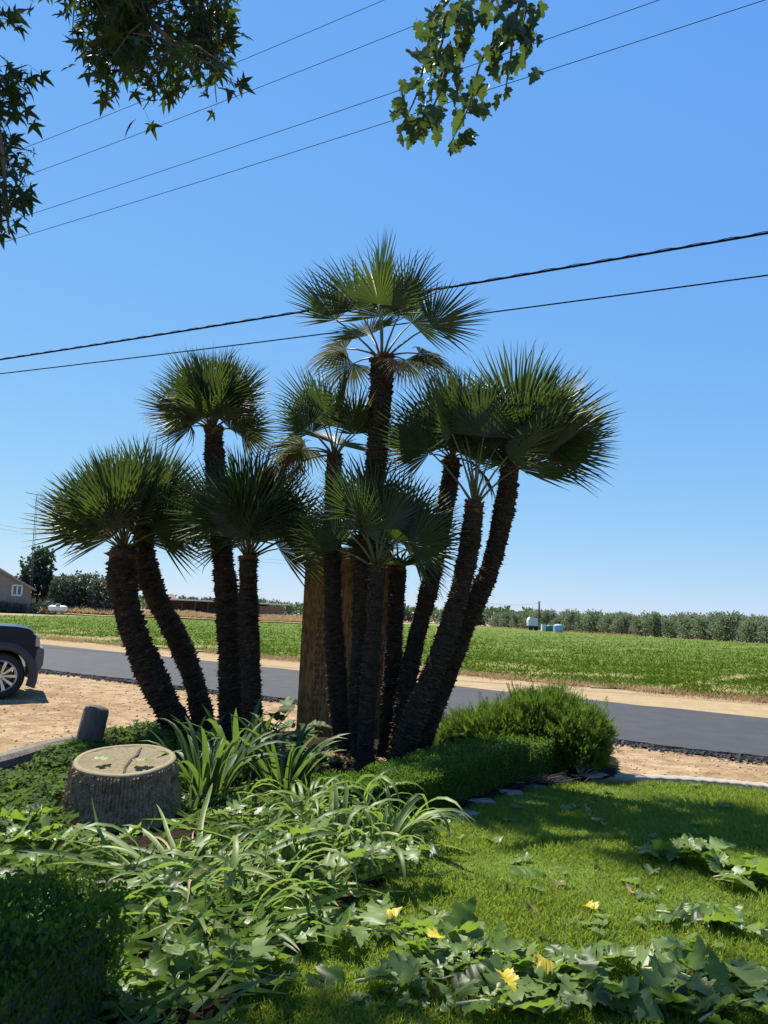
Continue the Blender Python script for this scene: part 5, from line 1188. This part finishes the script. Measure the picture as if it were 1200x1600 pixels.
b = MB(); b.tube([(-8*s, 0, 1.6), (-13*s, 0, .1)], .06, 5); obj('ladder_leg', b.me('ladder_leg', m_steel), tr_)
yT = 150; s = S(1, yT); p = D(849, 984, yT); o = thing('white_cabinet', 'small white pump cabinet right of the utility pole', 'cabinet', (p.x, yT, 0)); b = MB(); b.box((0, 0, .75), (6*s, 1, 1.4)); obj('cabinet_body', b.me('cabinet_body', m_white), o, bevel=.03); b = MB(); b.box((0, 0, 1.5), (6.6*s, 1.1, .1)); obj('cabinet_lid', b.me('cabinet_lid', m_grey), o)
p = D(858, 985, yT); o = thing('green_tank', 'green round tank between the white cabinet and the blue tank', 'tank', (p.x, yT, 0)); b = MB(); rT = 6.5*s; b.lathe([(rT, 0), (rT, 1.1), (rT*.93, 1.16), (rT*.3, 1.32), (0, 1.34)], 24); obj('tank_shell', b.me('tank_shell', plain('green_paint', (.03, .17, .07), .5), True), o); b = MB(); b.lathe([(.25, 1.3), (.25, 1.45), (0, 1.45)], 12); obj('lid', b.me('lid', m_white), o)
yT = 140; s = S(1, yT); p = D(872, 988, yT); o = thing('blue_tank', 'pale blue round plastic tank right of the green one', 'tank', (p.x, yT, 0)); b = MB(); rT = 7.6*s; pr = [(rT, 0)]; 
for j in range(5): pr += [(rT, .05+.24*j), (rT*.97, .17+.24*j), (rT, .27+.24*j)]
b.lathe(pr + [(rT*.9, 1.38), (rT*.25, 1.55), (0, 1.56)], 28); obj('tank_shell', b.me('tank_shell', plain('pale_blue_plastic', (.30, .38, .52), .5)), o); b = MB(); b.lathe([(.22, 1.5), (.22, 1.66), (0, 1.66)], 12); obj('lid', b.me('lid', m_fascia), o)
# orchard
protos = [leaf_tree('orchard_tree', 'bushy grey green orchard tree in the front row at the right edge of the field', 'tree', (0, 0, 0), 4.2,
          [(0, 0, 1.2, 2.5, 2.5, 1.15), (0, 0, 2.1, 2.5, 2.5, 1.75), (random.uniform(-1, 1), .3, 3.1, 1.6, 1.6, 1.1), (random.uniform(-1.3, 1.3), -.6, 2.6, 1.7, 1.7, 1.3), (.2, .2, 3.6, .9, .9, .9)] + [(random.uniform(-1.9, 1.9), random.uniform(-1.2, 1.2), random.uniform(3.2, 4.1), .45, .45, .85) for _ in range(5)], 2000, .36, m_orch, 80+i, 'orchard trees', tr=.12) for i in range(4)]
od = Vector((orB.x-orA.x, orB.y-orA.y, 0)).normalized(); on = Vector((-od.y, od.x, 0)); 
if on.x < 0: on = -on
k = 0; ro_ = random.Random(3); lab2 = 'grey green orchard tree in the rows behind the front one'
for row in range(7):
    for i in range(-1, 31):
        q = Vector((orA.x, orA.y, 0)) + od*(i*4.1 + ro_.uniform(-.5, .5) + 2.4*(row % 2)) + on*(2.2 + row*5.6 + ro_.uniform(-.3, .3))
        if q.y < 45: continue
        if row > 2 and i % 2: continue
        s_ = ro_.choice((.8, .9, .96, 1, 1.05, 1.14)) * .84 * (1 + .03*row)
        if k < 4: t = protos[k]; t.location = q; t.rotation_euler = (0, 0, ro_.uniform(0, 6)); t.scale = (s_,)*3
        else: t = dup(protos[ro_.randrange(4)], q, ro_.uniform(0, 6), s_)
        t['label'] = protos[0]['label'] if row == 0 else lab2
        k += 1
fproto = [leaf_tree('distant_tree', 'tree of the distant green row on the horizon', 'tree', (0, 0, 0), 6, [(0, 0, 3.2, 3.6, 3.6, 2.8), (1.2, 0, 4.6, 1.8, 1.8, 1.5), (-1.4, 0, 4.2, 1.8, 1.8, 1.6)], 420, 1.0, m_far_leaf, 90+i, 'distant row of trees') for i in range(3)]
k = 0
for i in range(64):
    px = 180 + i*10.5; yy = 390 - .28*(px-180)*(1 if px > 180 else 1); q = D(px, 958, yy)
    if 500 < px < 560 and False: continue
    s_ = ro_.uniform(.8, 1.15)*(1.0 if px < 520 else .85)
    if k < 3: t = fproto[k]; t.location = (q.x, yy, -.1); t.scale = (s_,)*3
    else: t = dup(fproto[ro_.randrange(3)], (q.x, yy + ro_.uniform(-8, 8), -.1), ro_.uniform(0, 6), s_)
    k += 1
